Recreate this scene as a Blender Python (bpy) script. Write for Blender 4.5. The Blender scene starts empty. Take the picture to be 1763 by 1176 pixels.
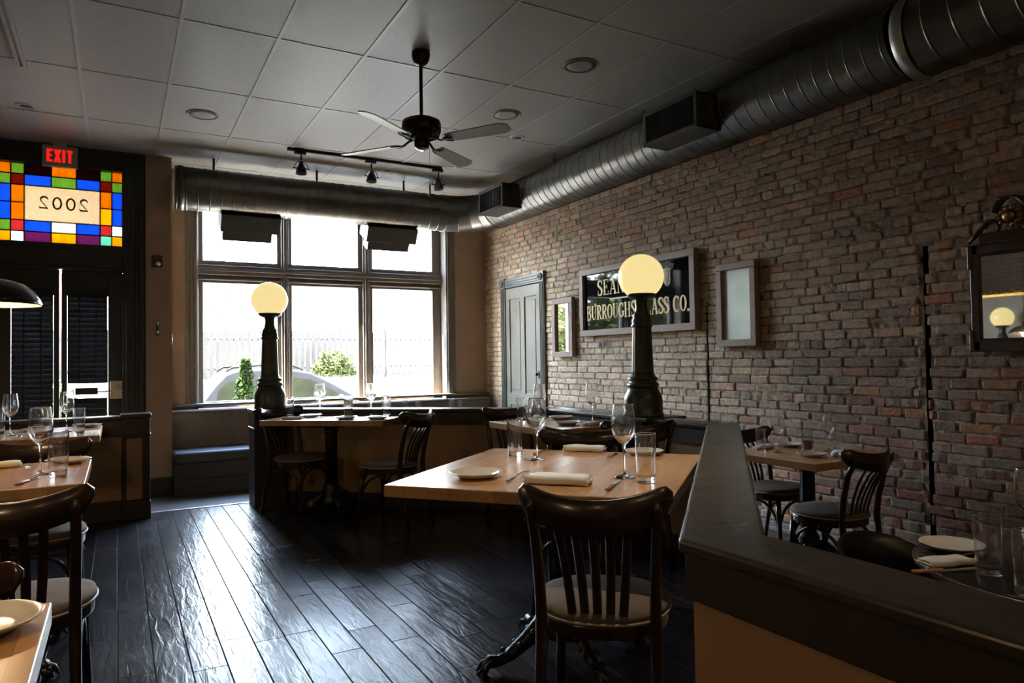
import bpy, bmesh, math, random
from mathutils import Vector, Matrix
random.seed(7)
PI = math.pi
S = bpy.context.scene
COL = S.collection

# ------------------------------------------------------------------ camera, sky, sun, exposure
def make_camera():
    yaw, pitch, roll = 0.511615, 0.0256289, -0.0150131
    f = Vector((math.sin(yaw) * math.cos(pitch), math.cos(yaw) * math.cos(pitch), math.sin(pitch)))
    r = Vector((math.cos(yaw), -math.sin(yaw), 0)); u = r.cross(f)
    r2 = r * math.cos(roll) + u * math.sin(roll); u2 = -r * math.sin(roll) + u * math.cos(roll)
    cd = bpy.data.cameras.new('camera'); cd.sensor_width = 36; cd.lens = 36 * 1210.03 / 1763
    cd.clip_start = 0.02; cd.clip_end = 200
    c = bpy.data.objects.new('camera', cd); COL.objects.link(c)
    c.matrix_world = Matrix(((r2.x, u2.x, -f.x, 0), (r2.y, u2.y, -f.y, 0), (r2.z, u2.z, -f.z, 1.22), (0, 0, 0, 1)))
    S.camera = c
make_camera()

SKY_STRENGTH = 47.0
W = bpy.data.worlds.new('sky'); S.world = W; W.use_nodes = True
nt = W.node_tree; bg = nt.nodes['Background']
tc = nt.nodes.new('ShaderNodeTexCoord'); sp = nt.nodes.new('ShaderNodeSeparateXYZ')
rp = nt.nodes.new('ShaderNodeValToRGB')
rp.color_ramp.elements[0].position = 0.0; rp.color_ramp.elements[0].color = (1, .955, .885, 1)
rp.color_ramp.elements[1].position = 0.75; rp.color_ramp.elements[1].color = (.34, .53, .95, 1)
e = rp.color_ramp.elements.new(.20); e.color = (.78, .88, 1, 1)
nt.links.new(tc.outputs['Generated'], sp.inputs[0]); nt.links.new(sp.outputs['Z'], rp.inputs[0])
nt.links.new(rp.outputs[0], bg.inputs['Color']); bg.inputs['Strength'].default_value = SKY_STRENGTH

sd = bpy.data.lights.new('sun', 'SUN'); sd.energy = 330; sd.angle = .01; sd.color = (1, .95, .86)
so = bpy.data.objects.new('sun', sd); COL.objects.link(so)
so.rotation_euler = Vector((-.80, .35, 1.6)).to_track_quat('Z', 'Y').to_euler()

# daylight portals in the window openings (sampling guides for the sky)
def portal(name, x, y, z, w, h):
    l = bpy.data.lights.new(name, 'AREA'); l.shape = 'RECTANGLE'; l.size = w; l.size_y = h
    l.cycles.is_portal = True
    o = bpy.data.objects.new(name, l); COL.objects.link(o); o.location = (x, y, z)
    o.rotation_euler = (-PI / 2, 0, 0)
portal('window_portal', 2.36, 9.22, 1.9, 3.2, 2.5)
portal('transom_portal', -.48, 8.62, 2.85, 1.1, .8)

S.view_settings.view_transform = 'Standard'; S.view_settings.look = 'None'
S.view_settings.exposure = 0.22; S.view_settings.gamma = 1.0; S.view_settings.use_curve_mapping = False
S.cycles.max_bounces = 14; S.cycles.transmission_bounces = 12; S.cycles.transparent_max_bounces = 16
S.cycles.diffuse_bounces = 6; S.cycles.glossy_bounces = 6
S.cycles.caustics_refractive = True; S.cycles.blur_glossy = .6; S.cycles.sample_clamp_indirect = 12
S.cycles.use_denoising = True

# ------------------------------------------------------------------ materials
class NT:
    def __init__(s, m):
        s.t = m.node_tree; s.n = s.t.nodes; s.l = s.t.links
    def new(s, t, **k):
        n = s.n.new('ShaderNode' + t)
        for a, b in k.items(): setattr(n, a, b)
        return n
    def link(s, a, b): s.l.new(a, b)

MATS = {}
def pmat(name, col, rough=.5, metal=0., spec=.5, noise=0., nscale=8., bump=0., bscale=60., stretch=None,
         coat=0., col2=None, trans=0., emit=None, estr=0., detail=4., rnoise=0.):
    m = bpy.data.materials.new(name); m.use_nodes = True; t = NT(m); b = t.n['Principled BSDF']
    b.inputs['Base Color'].default_value = (*col, 1); b.inputs['Roughness'].default_value = rough
    b.inputs['Metallic'].default_value = metal; b.inputs['Specular IOR Level'].default_value = spec
    if coat: b.inputs['Coat Weight'].default_value = coat; b.inputs['Coat Roughness'].default_value = .12
    if trans: b.inputs['Transmission Weight'].default_value = trans
    if emit: b.inputs['Emission Color'].default_value = (*emit, 1); b.inputs['Emission Strength'].default_value = estr
    tcn = t.new('TexCoord'); mp = t.new('Mapping'); t.link(tcn.outputs['Object'], mp.inputs[0])
    if stretch: mp.inputs['Scale'].default_value = stretch
    if noise or col2:
        nz = t.new('TexNoise'); nz.inputs['Scale'].default_value = nscale; nz.inputs['Detail'].default_value = detail
        t.link(mp.outputs[0], nz.inputs[0])
        mx = t.new('Mix', data_type='RGBA')
        c2 = col2 or tuple(c * (1 - noise) for c in col)
        mx.inputs[6].default_value = (*col, 1); mx.inputs[7].default_value = (*c2, 1)
        cr = t.new('ValToRGB'); cr.color_ramp.elements[0].position = .35; cr.color_ramp.elements[1].position = .65
        t.link(nz.outputs['Fac'], cr.inputs[0]); t.link(cr.outputs[0], mx.inputs[0]); t.link(mx.outputs[2], b.inputs['Base Color'])
        if rnoise:
            mr = t.new('MapRange'); mr.inputs[3].default_value = rough - rnoise; mr.inputs[4].default_value = rough + rnoise
            t.link(nz.outputs['Fac'], mr.inputs[0]); t.link(mr.outputs[0], b.inputs['Roughness'])
    if bump:
        n2 = t.new('TexNoise'); n2.inputs['Scale'].default_value = bscale; n2.inputs['Detail'].default_value = 5
        t.link(mp.outputs[0], n2.inputs[0]); bp = t.new('Bump'); bp.inputs['Strength'].default_value = bump
        bp.inputs['Distance'].default_value = .01
        t.link(n2.outputs['Fac'], bp.inputs['Height']); t.link(bp.outputs[0], b.inputs['Normal'])
    MATS[name] = m
    return m

M_plaster = pmat('tan_plaster', (.40, .27, .175), .75, noise=.15, nscale=3, bump=.15, bscale=90)
M_plasterdk = pmat('brown_plaster', (.42, .33, .25), .75, noise=.15, nscale=3, bump=.15, bscale=90)
M_trim = pmat('dark_green_black_paint', (.022, .024, .019), .42, noise=.2, nscale=6, bump=.08, bscale=40)
M_wtrim = pmat('grey_brown_window_paint', (.19, .165, .14), .45, noise=.2, nscale=6, bump=.06, bscale=40)
M_panel = pmat('ochre_panel_paint', (.37, .225, .11), .6, noise=.12, nscale=4, bump=.08, bscale=70)
M_cap = pmat('varnished_dark_cap', (.060, .047, .034), .3, noise=.35, nscale=14, bump=.14, bscale=28, stretch=(1, 1, 1), rnoise=.08)
M_fascia = pmat('dark_brown_fascia', (.035, .026, .020), .45, noise=.2, nscale=8, bump=.1, bscale=50)
M_chair = pmat('dark_stained_bentwood', (.030, .014, .009), .28, noise=.3, nscale=10, stretch=(3, 3, 1), coat=.25)
M_fabric = pmat('taupe_seat_fabric', (.135, .100, .078), .85, noise=.2, nscale=20, bump=.25, bscale=350)
M_piping = pmat('pale_piping', (.33, .27, .22), .5)
M_iron = pmat('black_cast_iron', (.010, .010, .011), .32, noise=.2, nscale=20, bump=.3, bscale=70)
M_ceramic = pmat('white_ceramic', (.72, .69, .63), .15, spec=.6, bump=.01)
M_napkin = pmat('white_linen', (.80, .80, .80), .9, bump=.25, bscale=120)
M_steel = pmat('polished_steel', (.62, .60, .57), .18, metal=1, bump=.02, bscale=30)
M_knifewood = pmat('knife_handle_wood', (.42, .22, .10), .4, noise=.3, nscale=40, stretch=(1, 8, 1))
M_duct = pmat('galvanised_spiral_duct', (.16, .155, .14), .36, metal=1, noise=.2, nscale=6, bump=.05, bscale=25, rnoise=.06)
M_ductband = pmat('bright_duct_collar', (.55, .54, .50), .34, metal=1, noise=.1)
M_register = pmat('grey_register_box', (.075, .072, .066), .5, metal=.3, noise=.15)
M_black = pmat('matte_black', (.008, .008, .008), .6, noise=.2)
M_blackgloss = pmat('gloss_black_enamel', (.010, .010, .011), .18, coat=.4, noise=.1)
M_shadein = pmat('cream_shade_inside', (.80, .66, .44), .5, noise=.05)
M_fanwood = pmat('bronze_brown_motor', (.050, .022, .012), .3, metal=.5, noise=.3, nscale=15)
M_blade = pmat('cream_fan_blade', (.50, .45, .40), .45, noise=.1, nscale=12, stretch=(1, 8, 1))
M_frame = pmat('pale_rosewood_frame', (.30, .20, .155), .5, noise=.25, nscale=14, stretch=(1, 5, 5), bump=.06)
M_mahog = pmat('carved_mahogany', (.040, .017, .011), .35, noise=.3, nscale=20, bump=.1, bscale=60)
M_bronze = pmat('aged_bronze_boss', (.36, .20, .10), .3, metal=.85, noise=.3, nscale=30)
M_gold = pmat('gilt_lettering', (.95, .70, .30), .5, metal=.0, noise=.1, nscale=40)
M_giltframe = pmat('gilt_frame', (.55, .34, .10), .35, metal=.9, noise=.3, nscale=30)
M_mirror = pmat('silvered_mirror', (.82, .84, .82), .02, metal=1)
M_mirrorold = pmat('foxed_mirror', (.50, .54, .48), .45, metal=.55, col2=(.42, .46, .40), nscale=5, rnoise=.1)
M_signglass = pmat('black_sign_glass', (.004, .007, .009), .03, spec=.42, bump=.004, bscale=5)
M_doorpaint = pmat('pale_sage_door_paint', (.215, .195, .15), .42, noise=.12, nscale=5, bump=.06, bscale=40)
M_doortrim = pmat('sage_door_casing', (.105, .105, .088), .42, noise=.2, nscale=8, bump=.06, bscale=40)
M_lamppost = pmat('dark_green_lamppost', (.058, .068, .046), .3, metal=.2, noise=.25, nscale=12, bump=.08, bscale=50)
M_globe = pmat('lit_opal_globe', (.25, .2, .12), .25, emit=(.98, .775, .34), estr=.81)
M_bench = pmat('charcoal_bench_vinyl', (.05, .048, .045), .5, noise=.2, nscale=5, bump=.2, bscale=180)
M_benchback = pmat('grey_brown_bench_fabric', (.17, .145, .115), .8, noise=.2, nscale=8, bump=.3, bscale=220)
M_steelplate = pmat('brushed_lock_plate', (.52, .48, .40), .35, metal=.9, noise=.2, nscale=10)
M_red = pmat('strobe_red', (.10, .006, .008), .35, noise=.1)
M_white = pmat('white_plastic', (.75, .74, .70), .35, noise=.05)
M_exitbody = pmat('exit_sign_body', (.42, .37, .30), .45, noise=.1)
M_exitred = pmat('lit_exit_letters', (.6, .02, .01), .4, emit=(1, .012, .010), estr=.85)
M_wax = pmat('amber_candle_wax', (.16, .035, .016), .35, noise=.2)
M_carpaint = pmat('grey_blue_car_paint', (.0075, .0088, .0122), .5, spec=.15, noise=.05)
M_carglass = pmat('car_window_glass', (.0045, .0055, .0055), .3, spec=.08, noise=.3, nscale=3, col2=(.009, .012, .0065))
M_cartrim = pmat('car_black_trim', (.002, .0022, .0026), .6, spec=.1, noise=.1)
M_asphalt = pmat('asphalt', (.22, .215, .21), .9, noise=.3, nscale=12, bump=.3, bscale=60)
M_walk = pmat('concrete_walk', (.66, .62, .56), .9, noise=.2, nscale=8, bump=.2, bscale=60)
M_ground = pmat('dry_lawn', (.45, .42, .28), .95, noise=.3, nscale=5, bump=.4, bscale=30)
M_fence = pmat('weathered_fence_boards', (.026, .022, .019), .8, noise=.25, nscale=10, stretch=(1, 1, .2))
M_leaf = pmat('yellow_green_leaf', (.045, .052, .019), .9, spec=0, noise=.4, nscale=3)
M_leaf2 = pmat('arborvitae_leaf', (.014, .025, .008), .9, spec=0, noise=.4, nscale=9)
M_bark = pmat('grey_bark', (.16, .13, .10), .9, noise=.4, nscale=15, bump=.4)
M_brickout = pmat('red_brick_house', (.28, .07, .06), .85, noise=.3, nscale=20)
M_outdoor = pmat('outer_masonry', (.30, .22, .18), .9, noise=.2)
M_lowfloor = pmat('brown_lower_floor', (.075, .05, .035), .42, noise=.4, nscale=12, stretch=(1, 6, 1), bump=.08)
M_cable = pmat('black_cable_sheath', (.006, .006, .006), .5)
M_slot = pmat('dark_wall_slot', (.006, .005, .005), .95)
M_bucket = pmat('black_moulded_chair_shell', (.007, .007, .007), .35, noise=.1)
M_darktop = pmat('dark_bistro_tabletop', (.022, .018, .015), .16, noise=.3, nscale=6, coat=.3)

def wood_top():
    m = bpy.data.materials.new('honey_cherry_tabletop'); m.use_nodes = True; t = NT(m); b = t.n['Principled BSDF']
    tcn = t.new('TexCoord'); mp = t.new('Mapping'); mp.inputs['Scale'].default_value = (7, 1.1, 7); t.link(tcn.outputs['Object'], mp.inputs[0])
    nz = t.new('TexNoise'); nz.inputs['Scale'].default_value = 3.2; nz.inputs['Detail'].default_value = 7; nz.inputs['Distortion'].default_value = 1.2
    t.link(mp.outputs[0], nz.inputs[0])
    cr = t.new('ValToRGB'); cr.color_ramp.elements[0].position = .3; cr.color_ramp.elements[1].position = .72
    cr.color_ramp.elements[0].color = (.42, .235, .100, 1); cr.color_ramp.elements[1].color = (.55, .325, .145, 1)
    t.link(nz.outputs['Fac'], cr.inputs[0])
    # staves along the length
    br = t.new('TexBrick'); br.offset = .37; br.inputs['Scale'].default_value = 1; br.inputs['Brick Width'].default_value = .9
    br.inputs['Row Height'].default_value = .085; br.inputs['Mortar Size'].default_value = .0006
    br.inputs['Color1'].default_value = (.80, .80, .80, 1); br.inputs['Color2'].default_value = (1.1, 1.05, 1.0, 1); br.inputs['Mortar'].default_value = (.55, .5, .45, 1)
    m2 = t.new('Mapping'); m2.inputs['Rotation'].default_value = (0, 0, PI / 2); t.link(tcn.outputs['Object'], m2.inputs[0]); t.link(m2.outputs[0], br.inputs[0])
    mx = t.new('Mix', data_type='RGBA', blend_type='MULTIPLY'); mx.inputs[0].default_value = 1
    t.link(cr.outputs[0], mx.inputs[6]); t.link(br.outputs[0], mx.inputs[7]); t.link(mx.outputs[2], b.inputs['Base Color'])
    b.inputs['Roughness'].default_value = .27
    bp = t.new('Bump'); bp.inputs['Strength'].default_value = .05; bp.inputs['Distance'].default_value = .005
    t.link(nz.outputs['Fac'], bp.inputs['Height']); t.link(bp.outputs[0], b.inputs['Normal'])
    return m
M_table = wood_top()

def floor_mat():
    m = bpy.data.materials.new('hand_scraped_black_floorboards'); m.use_nodes = True; t = NT(m); b = t.n['Principled BSDF']
    g = t.new('NewGeometry'); s = t.new('SeparateXYZ'); t.link(g.outputs['Position'], s.inputs[0])
    row = t.new('Math', operation='DIVIDE'); row.inputs[1].default_value = .13; t.link(s.outputs['X'], row.inputs[0])
    fl = t.new('Math', operation='FLOOR'); t.link(row.outputs[0], fl.inputs[0])
    wn = t.new('TexWhiteNoise', noise_dimensions='1D'); t.link(fl.outputs[0], wn.inputs['W'])
    ad = t.new('Math', operation='MULTIPLY_ADD'); ad.inputs[1].default_value = 3.0; t.link(wn.outputs['Value'], ad.inputs[0]); t.link(s.outputs['Y'], ad.inputs[2])
    cb = t.new('CombineXYZ'); t.link(ad.outputs[0], cb.inputs[0]); t.link(s.outputs['X'], cb.inputs[1])
    br = t.new('TexBrick'); br.offset = 0; br.inputs['Scale'].default_value = 1; br.inputs['Brick Width'].default_value = .82
    br.inputs['Row Height'].default_value = .13; br.inputs['Mortar Size'].default_value = .0032; br.inputs['Mortar Smooth'].default_value = .2
    br.inputs['Color1'].default_value = (0, 0, 0, 1); br.inputs['Color2'].default_value = (1, 1, 1, 1); br.inputs['Mortar'].default_value = (0, 0, 0, 1)
    t.link(cb.outputs[0], br.inputs[0])
    # board tone
    mx = t.new('Mix', data_type='RGBA'); mx.inputs[6].default_value = (.009, .010, .0145, 1); mx.inputs[7].default_value = (.024, .024, .029, 1)
    t.link(br.outputs['Color'], mx.inputs[0])
    mo = t.new('Mix', data_type='RGBA'); mo.inputs[7].default_value = (.05, .042, .038, 1)
    t.link(br.outputs['Fac'], mo.inputs[0]); t.link(mx.outputs[2], mo.inputs[6])
    # worn patches
    nz3 = t.new('TexNoise'); nz3.inputs['Scale'].default_value = 2.3; nz3.inputs['Detail'].default_value = 8
    t.link(g.outputs['Position'], nz3.inputs[0])
    cr = t.new('ValToRGB'); cr.color_ramp.elements[0].position = .66; cr.color_ramp.elements[1].position = .74
    t.link(nz3.outputs['Fac'], cr.inputs[0])
    mw = t.new('Mix', data_type='RGBA'); mw.inputs[7].default_value = (.05, .047, .047, 1)
    t.link(cr.outputs[0], mw.inputs[0]); t.link(mo.outputs[2], mw.inputs[6]); t.link(mw.outputs[2], b.inputs['Base Color'])
    # scraped ripples: long waves per board
    of = t.new('Vector' + 'Math', operation='MULTIPLY'); of.inputs[1].default_value = (34, 5.5, 1); t.link(g.outputs['Position'], of.inputs[0])
    wv = t.new('VectorMath', operation='SCALE'); wv.inputs['Scale'].default_value = 9.0; t.link(wn.outputs['Color'], wv.inputs[0])
    av = t.new('VectorMath', operation='ADD'); t.link(of.outputs[0], av.inputs[0]); t.link(wv.outputs[0], av.inputs[1])
    nz = t.new('TexNoise'); nz.inputs['Scale'].default_value = 1; nz.inputs['Detail'].default_value = 2.5; nz.inputs['Distortion'].default_value = .8
    t.link(av.outputs[0], nz.inputs[0])
    mort = t.new('Math', operation='MULTIPLY_ADD'); mort.inputs[1].default_value = -2.2; t.link(br.outputs['Fac'], mort.inputs[0]); t.link(nz.outputs['Fac'], mort.inputs[2])
    fr_ = t.new('Math', operation='FRACT'); t.link(row.outputs[0], fr_.inputs[0])
    sc_ = t.new('SeparateColor'); t.link(br.outputs['Color'], sc_.inputs[0])
    rd_ = t.new('Math', operation='SUBTRACT'); t.link(sc_.outputs[0], rd_.inputs[0]); rd_.inputs[1].default_value = .5
    tl_ = t.new('Math', operation='MULTIPLY'); t.link(fr_.outputs[0], tl_.inputs[0]); t.link(rd_.outputs[0], tl_.inputs[1])
    sm_ = t.new('Math', operation='MULTIPLY_ADD'); sm_.inputs[1].default_value = .9; t.link(tl_.outputs[0], sm_.inputs[0]); t.link(mort.outputs[0], sm_.inputs[2]); mort = sm_
    bp = t.new('Bump'); bp.inputs['Strength'].default_value = .46; bp.inputs['Distance'].default_value = .005
    t.link(mort.outputs[0], bp.inputs['Height']); t.link(bp.outputs[0], b.inputs['Normal'])
    mr = t.new('MapRange'); mr.inputs[3].default_value = .17; mr.inputs[4].default_value = .34
    t.link(nz3.outputs['Fac'], mr.inputs[0]); t.link(mr.outputs[0], b.inputs['Roughness'])
    sp1 = t.new('MapRange'); sp1.inputs[3].default_value = .08; sp1.inputs[4].default_value = .19; t.link(sc_.outputs[0], sp1.inputs[0])
    inv = t.new('Math', operation='SUBTRACT'); inv.inputs[0].default_value = 1; t.link(br.outputs['Fac'], inv.inputs[1])
    sp2 = t.new('Math', operation='MULTIPLY'); t.link(sp1.outputs[0], sp2.inputs[0]); t.link(inv.outputs[0], sp2.inputs[1])
    t.link(sp2.outputs[0], b.inputs['Specular IOR Level'])
    return m
M_floor = floor_mat()

def ceil_mat(name, col, bump):
    m = bpy.data.materials.new(name); m.use_nodes = True; t = NT(m); b = t.n['Principled BSDF']
    g = t.new('NewGeometry'); nz = t.new('TexNoise'); nz.inputs['Scale'].default_value = 130; nz.inputs['Detail'].default_value = 3
    t.link(g.outputs['Position'], nz.inputs[0])
    cr = t.new('ValToRGB'); cr.color_ramp.elements[0].position = .30; cr.color_ramp.elements[1].position = .42
    cr.color_ramp.elements[0].color = tuple(c * .35 for c in col) + (1,); cr.color_ramp.elements[1].color = (*col, 1)
    t.link(nz.outputs['Fac'], cr.inputs[0]); t.link(cr.outputs[0], b.inputs['Base Color']); b.inputs['Roughness'].default_value = .42
    bp = t.new('Bump'); bp.inputs['Strength'].default_value = bump; bp.inputs['Distance'].default_value = .004
    t.link(nz.outputs['Fac'], bp.inputs['Height']); t.link(bp.outputs[0], b.inputs['Normal'])
    return m
M_ceil = ceil_mat('painted_ceiling_tile', (.30, .29, .26), .25)
M_tbar = pmat('painted_ceiling_grid', (.36, .345, .30), .35, noise=.15, nscale=20)

def glass_mat(name, col=(1, 1, 1), ior=1.47, rough=0.):
    m = bpy.data.materials.new(name); m.use_nodes = True; t = NT(m); t.n.remove(t.n['Principled BSDF'])
    g = t.new('BsdfGlass'); g.inputs['Color'].default_value = (*col, 1); g.inputs['IOR'].default_value = ior; g.inputs['Roughness'].default_value = rough
    tr = t.new('BsdfTransparent'); tr.inputs[0].default_value = (.985, .99, .985, 1)
    lw_ = t.new('LayerWeight'); lw_.inputs['Blend'].default_value = .5
    pw = t.new('Math', operation='POWER'); pw.inputs[1].default_value = 1.3; t.link(lw_.outputs['Facing'], pw.inputs[0])
    fr = t.new('Math', operation='MULTIPLY_ADD'); fr.inputs[1].default_value = .10; fr.inputs[2].default_value = .90; t.link(pw.outputs[0], fr.inputs[0])
    mx = t.new('MixShader'); t.link(fr.outputs[0], mx.inputs[0]); t.link(tr.outputs[0], mx.inputs[1]); t.link(g.outputs[0], mx.inputs[2])
    t.link(mx.outputs[0], t.n['Material Output'].inputs[0]); return m
M_glass = glass_mat('clear_drinking_glass')
def pane_mat(name, tint, gl=.06):
    m = bpy.data.materials.new(name); m.use_nodes = True; t = NT(m); t.n.remove(t.n['Principled BSDF'])
    tr = t.new('BsdfTransparent'); tr.inputs[0].default_value = (*tint, 1)
    gs = t.new('BsdfGlossy'); gs.inputs['Roughness'].default_value = .02
    lw_ = t.new('LayerWeight'); lw_.inputs['Blend'].default_value = .5
    pw = t.new('Math', operation='POWER'); pw.inputs[1].default_value = 5; t.link(lw_.outputs['Facing'], pw.inputs[0])
    fr = t.new('Math', operation='MULTIPLY_ADD'); fr.inputs[1].default_value = .7; fr.inputs[2].default_value = .02; t.link(pw.outputs[0], fr.inputs[0])
    mx = t.new('MixShader'); t.link(fr.outputs[0], mx.inputs[0]); t.link(tr.outputs[0], mx.inputs[1]); t.link(gs.outputs[0], mx.inputs[2])
    t.link(mx.outputs[0], t.n['Material Output'].inputs[0]); return m
M_pane = pane_mat('window_pane_glass', (.93, .95, .94))
M_carpane = pane_mat('car_side_glass', (.16, .19, .15))
def stain_mat(name, col, streak=.35):
    m = bpy.data.materials.new(name); m.use_nodes = True; t = NT(m); t.n.remove(t.n['Principled BSDF'])
    tcn = t.new('NewGeometry'); mp = t.new('Mapping'); mp.inputs['Scale'].default_value = (50, 1, 6); t.link(tcn.outputs['Position'], mp.inputs[0])
    nz = t.new('TexNoise'); nz.inputs['Scale'].default_value = 1; nz.inputs['Detail'].default_value = 3; t.link(mp.outputs[0], nz.inputs[0])
    mx = t.new('Mix', data_type='RGBA'); mx.inputs[6].default_value = (*[c * (1 - streak) for c in col], 1); mx.inputs[7].default_value = (*col, 1)
    if 'textured' in name:   # pressed ring pattern in the centre glass
        m3 = t.new('Mapping'); m3.inputs['Scale'].default_value = (1, 0, 1); t.link(tcn.outputs['Position'], m3.inputs[0])
        vo = t.new('TexVoronoi'); vo.inputs['Scale'].default_value = 38; vo.inputs['Randomness'].default_value = .55; t.link(m3.outputs[0], vo.inputs[0])
        sn = t.new('Math', operation='MULTIPLY'); sn.inputs[1].default_value = 17; t.link(vo.outputs['Distance'], sn.inputs[0])
        s2 = t.new('Math', operation='SINE'); t.link(sn.outputs[0], s2.inputs[0]); s3 = t.new('Math', operation='MULTIPLY_ADD'); s3.inputs[1].default_value = .5; s3.inputs[2].default_value = .5
        t.link(s2.outputs[0], s3.inputs[0]); t.link(s3.outputs[0], mx.inputs[0])
    else: t.link(nz.outputs['Fac'], mx.inputs[0])
    tl = t.new('BsdfTranslucent'); t.link(mx.outputs[2], tl.inputs[0])
    tr = t.new('BsdfTransparent'); t.link(mx.outputs[2], tr.inputs[0])
    ms = t.new('MixShader'); ms.inputs[0].default_value = .30; t.link(tl.outputs[0], ms.inputs[1]); t.link(tr.outputs[0], ms.inputs[2])
    t.link(ms.outputs[0], t.n['Material Output'].inputs[0]); return m

def brick_mat():
    m = bpy.data.materials.new('old_brick_and_mortar'); m.use_nodes = True; t = NT(m); b = t.n['Principled BSDF']
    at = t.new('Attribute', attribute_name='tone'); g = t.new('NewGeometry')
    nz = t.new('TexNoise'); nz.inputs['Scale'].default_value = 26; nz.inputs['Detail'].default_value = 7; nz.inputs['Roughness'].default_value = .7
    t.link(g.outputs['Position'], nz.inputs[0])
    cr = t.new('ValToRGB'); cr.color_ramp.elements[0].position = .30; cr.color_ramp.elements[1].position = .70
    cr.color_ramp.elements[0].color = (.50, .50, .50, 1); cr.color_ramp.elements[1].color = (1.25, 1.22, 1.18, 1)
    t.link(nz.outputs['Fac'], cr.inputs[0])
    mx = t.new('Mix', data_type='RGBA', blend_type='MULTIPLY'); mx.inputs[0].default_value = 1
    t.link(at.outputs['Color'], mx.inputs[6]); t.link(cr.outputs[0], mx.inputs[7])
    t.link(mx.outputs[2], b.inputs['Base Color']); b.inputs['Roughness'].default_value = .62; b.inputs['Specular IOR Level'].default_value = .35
    n2 = t.new('TexNoise'); n2.inputs['Scale'].default_value = 55; n2.inputs['Detail'].default_value = 8; n2.inputs['Roughness'].default_value = .65
    t.link(g.outputs['Position'], n2.inputs[0])
    bp = t.new('Bump'); bp.inputs['Strength'].default_value = .8; bp.inputs['Distance'].default_value = .008
    t.link(n2.outputs['Fac'], bp.inputs['Height']); t.link(bp.outputs[0], b.inputs['Normal']); return m
M_brick = brick_mat()
def side_brick():
    m = bpy.data.materials.new('dim_side_brick'); m.use_nodes = True; t = NT(m); b = t.n['Principled BSDF']
    g = t.new('NewGeometry'); s_ = t.new('SeparateXYZ'); t.link(g.outputs['Position'], s_.inputs[0]); c = t.new('CombineXYZ'); t.link(s_.outputs['Y'], c.inputs[0]); t.link(s_.outputs['Z'], c.inputs[1])
    br = t.new('TexBrick'); br.inputs['Scale'].default_value = 1; br.inputs['Brick Width'].default_value = .21; br.inputs['Row Height'].default_value = .068; br.inputs['Mortar Size'].default_value = .006
    br.inputs['Color1'].default_value = (.10, .072, .052, 1); br.inputs['Color2'].default_value = (.15, .105, .075, 1); br.inputs['Mortar'].default_value = (.06, .05, .04, 1)
    t.link(c.outputs[0], br.inputs[0]); t.link(br.outputs['Color'], b.inputs['Base Color']); b.inputs['Roughness'].default_value = .8
    bp = t.new('Bump'); bp.inputs['Strength'].default_value = .6; bp.inputs['Distance'].default_value = .008; bp.invert = True
    t.link(br.outputs['Fac'], bp.inputs['Height']); t.link(bp.outputs[0], b.inputs['Normal']); return m
M_sidebrick = side_brick()

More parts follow.
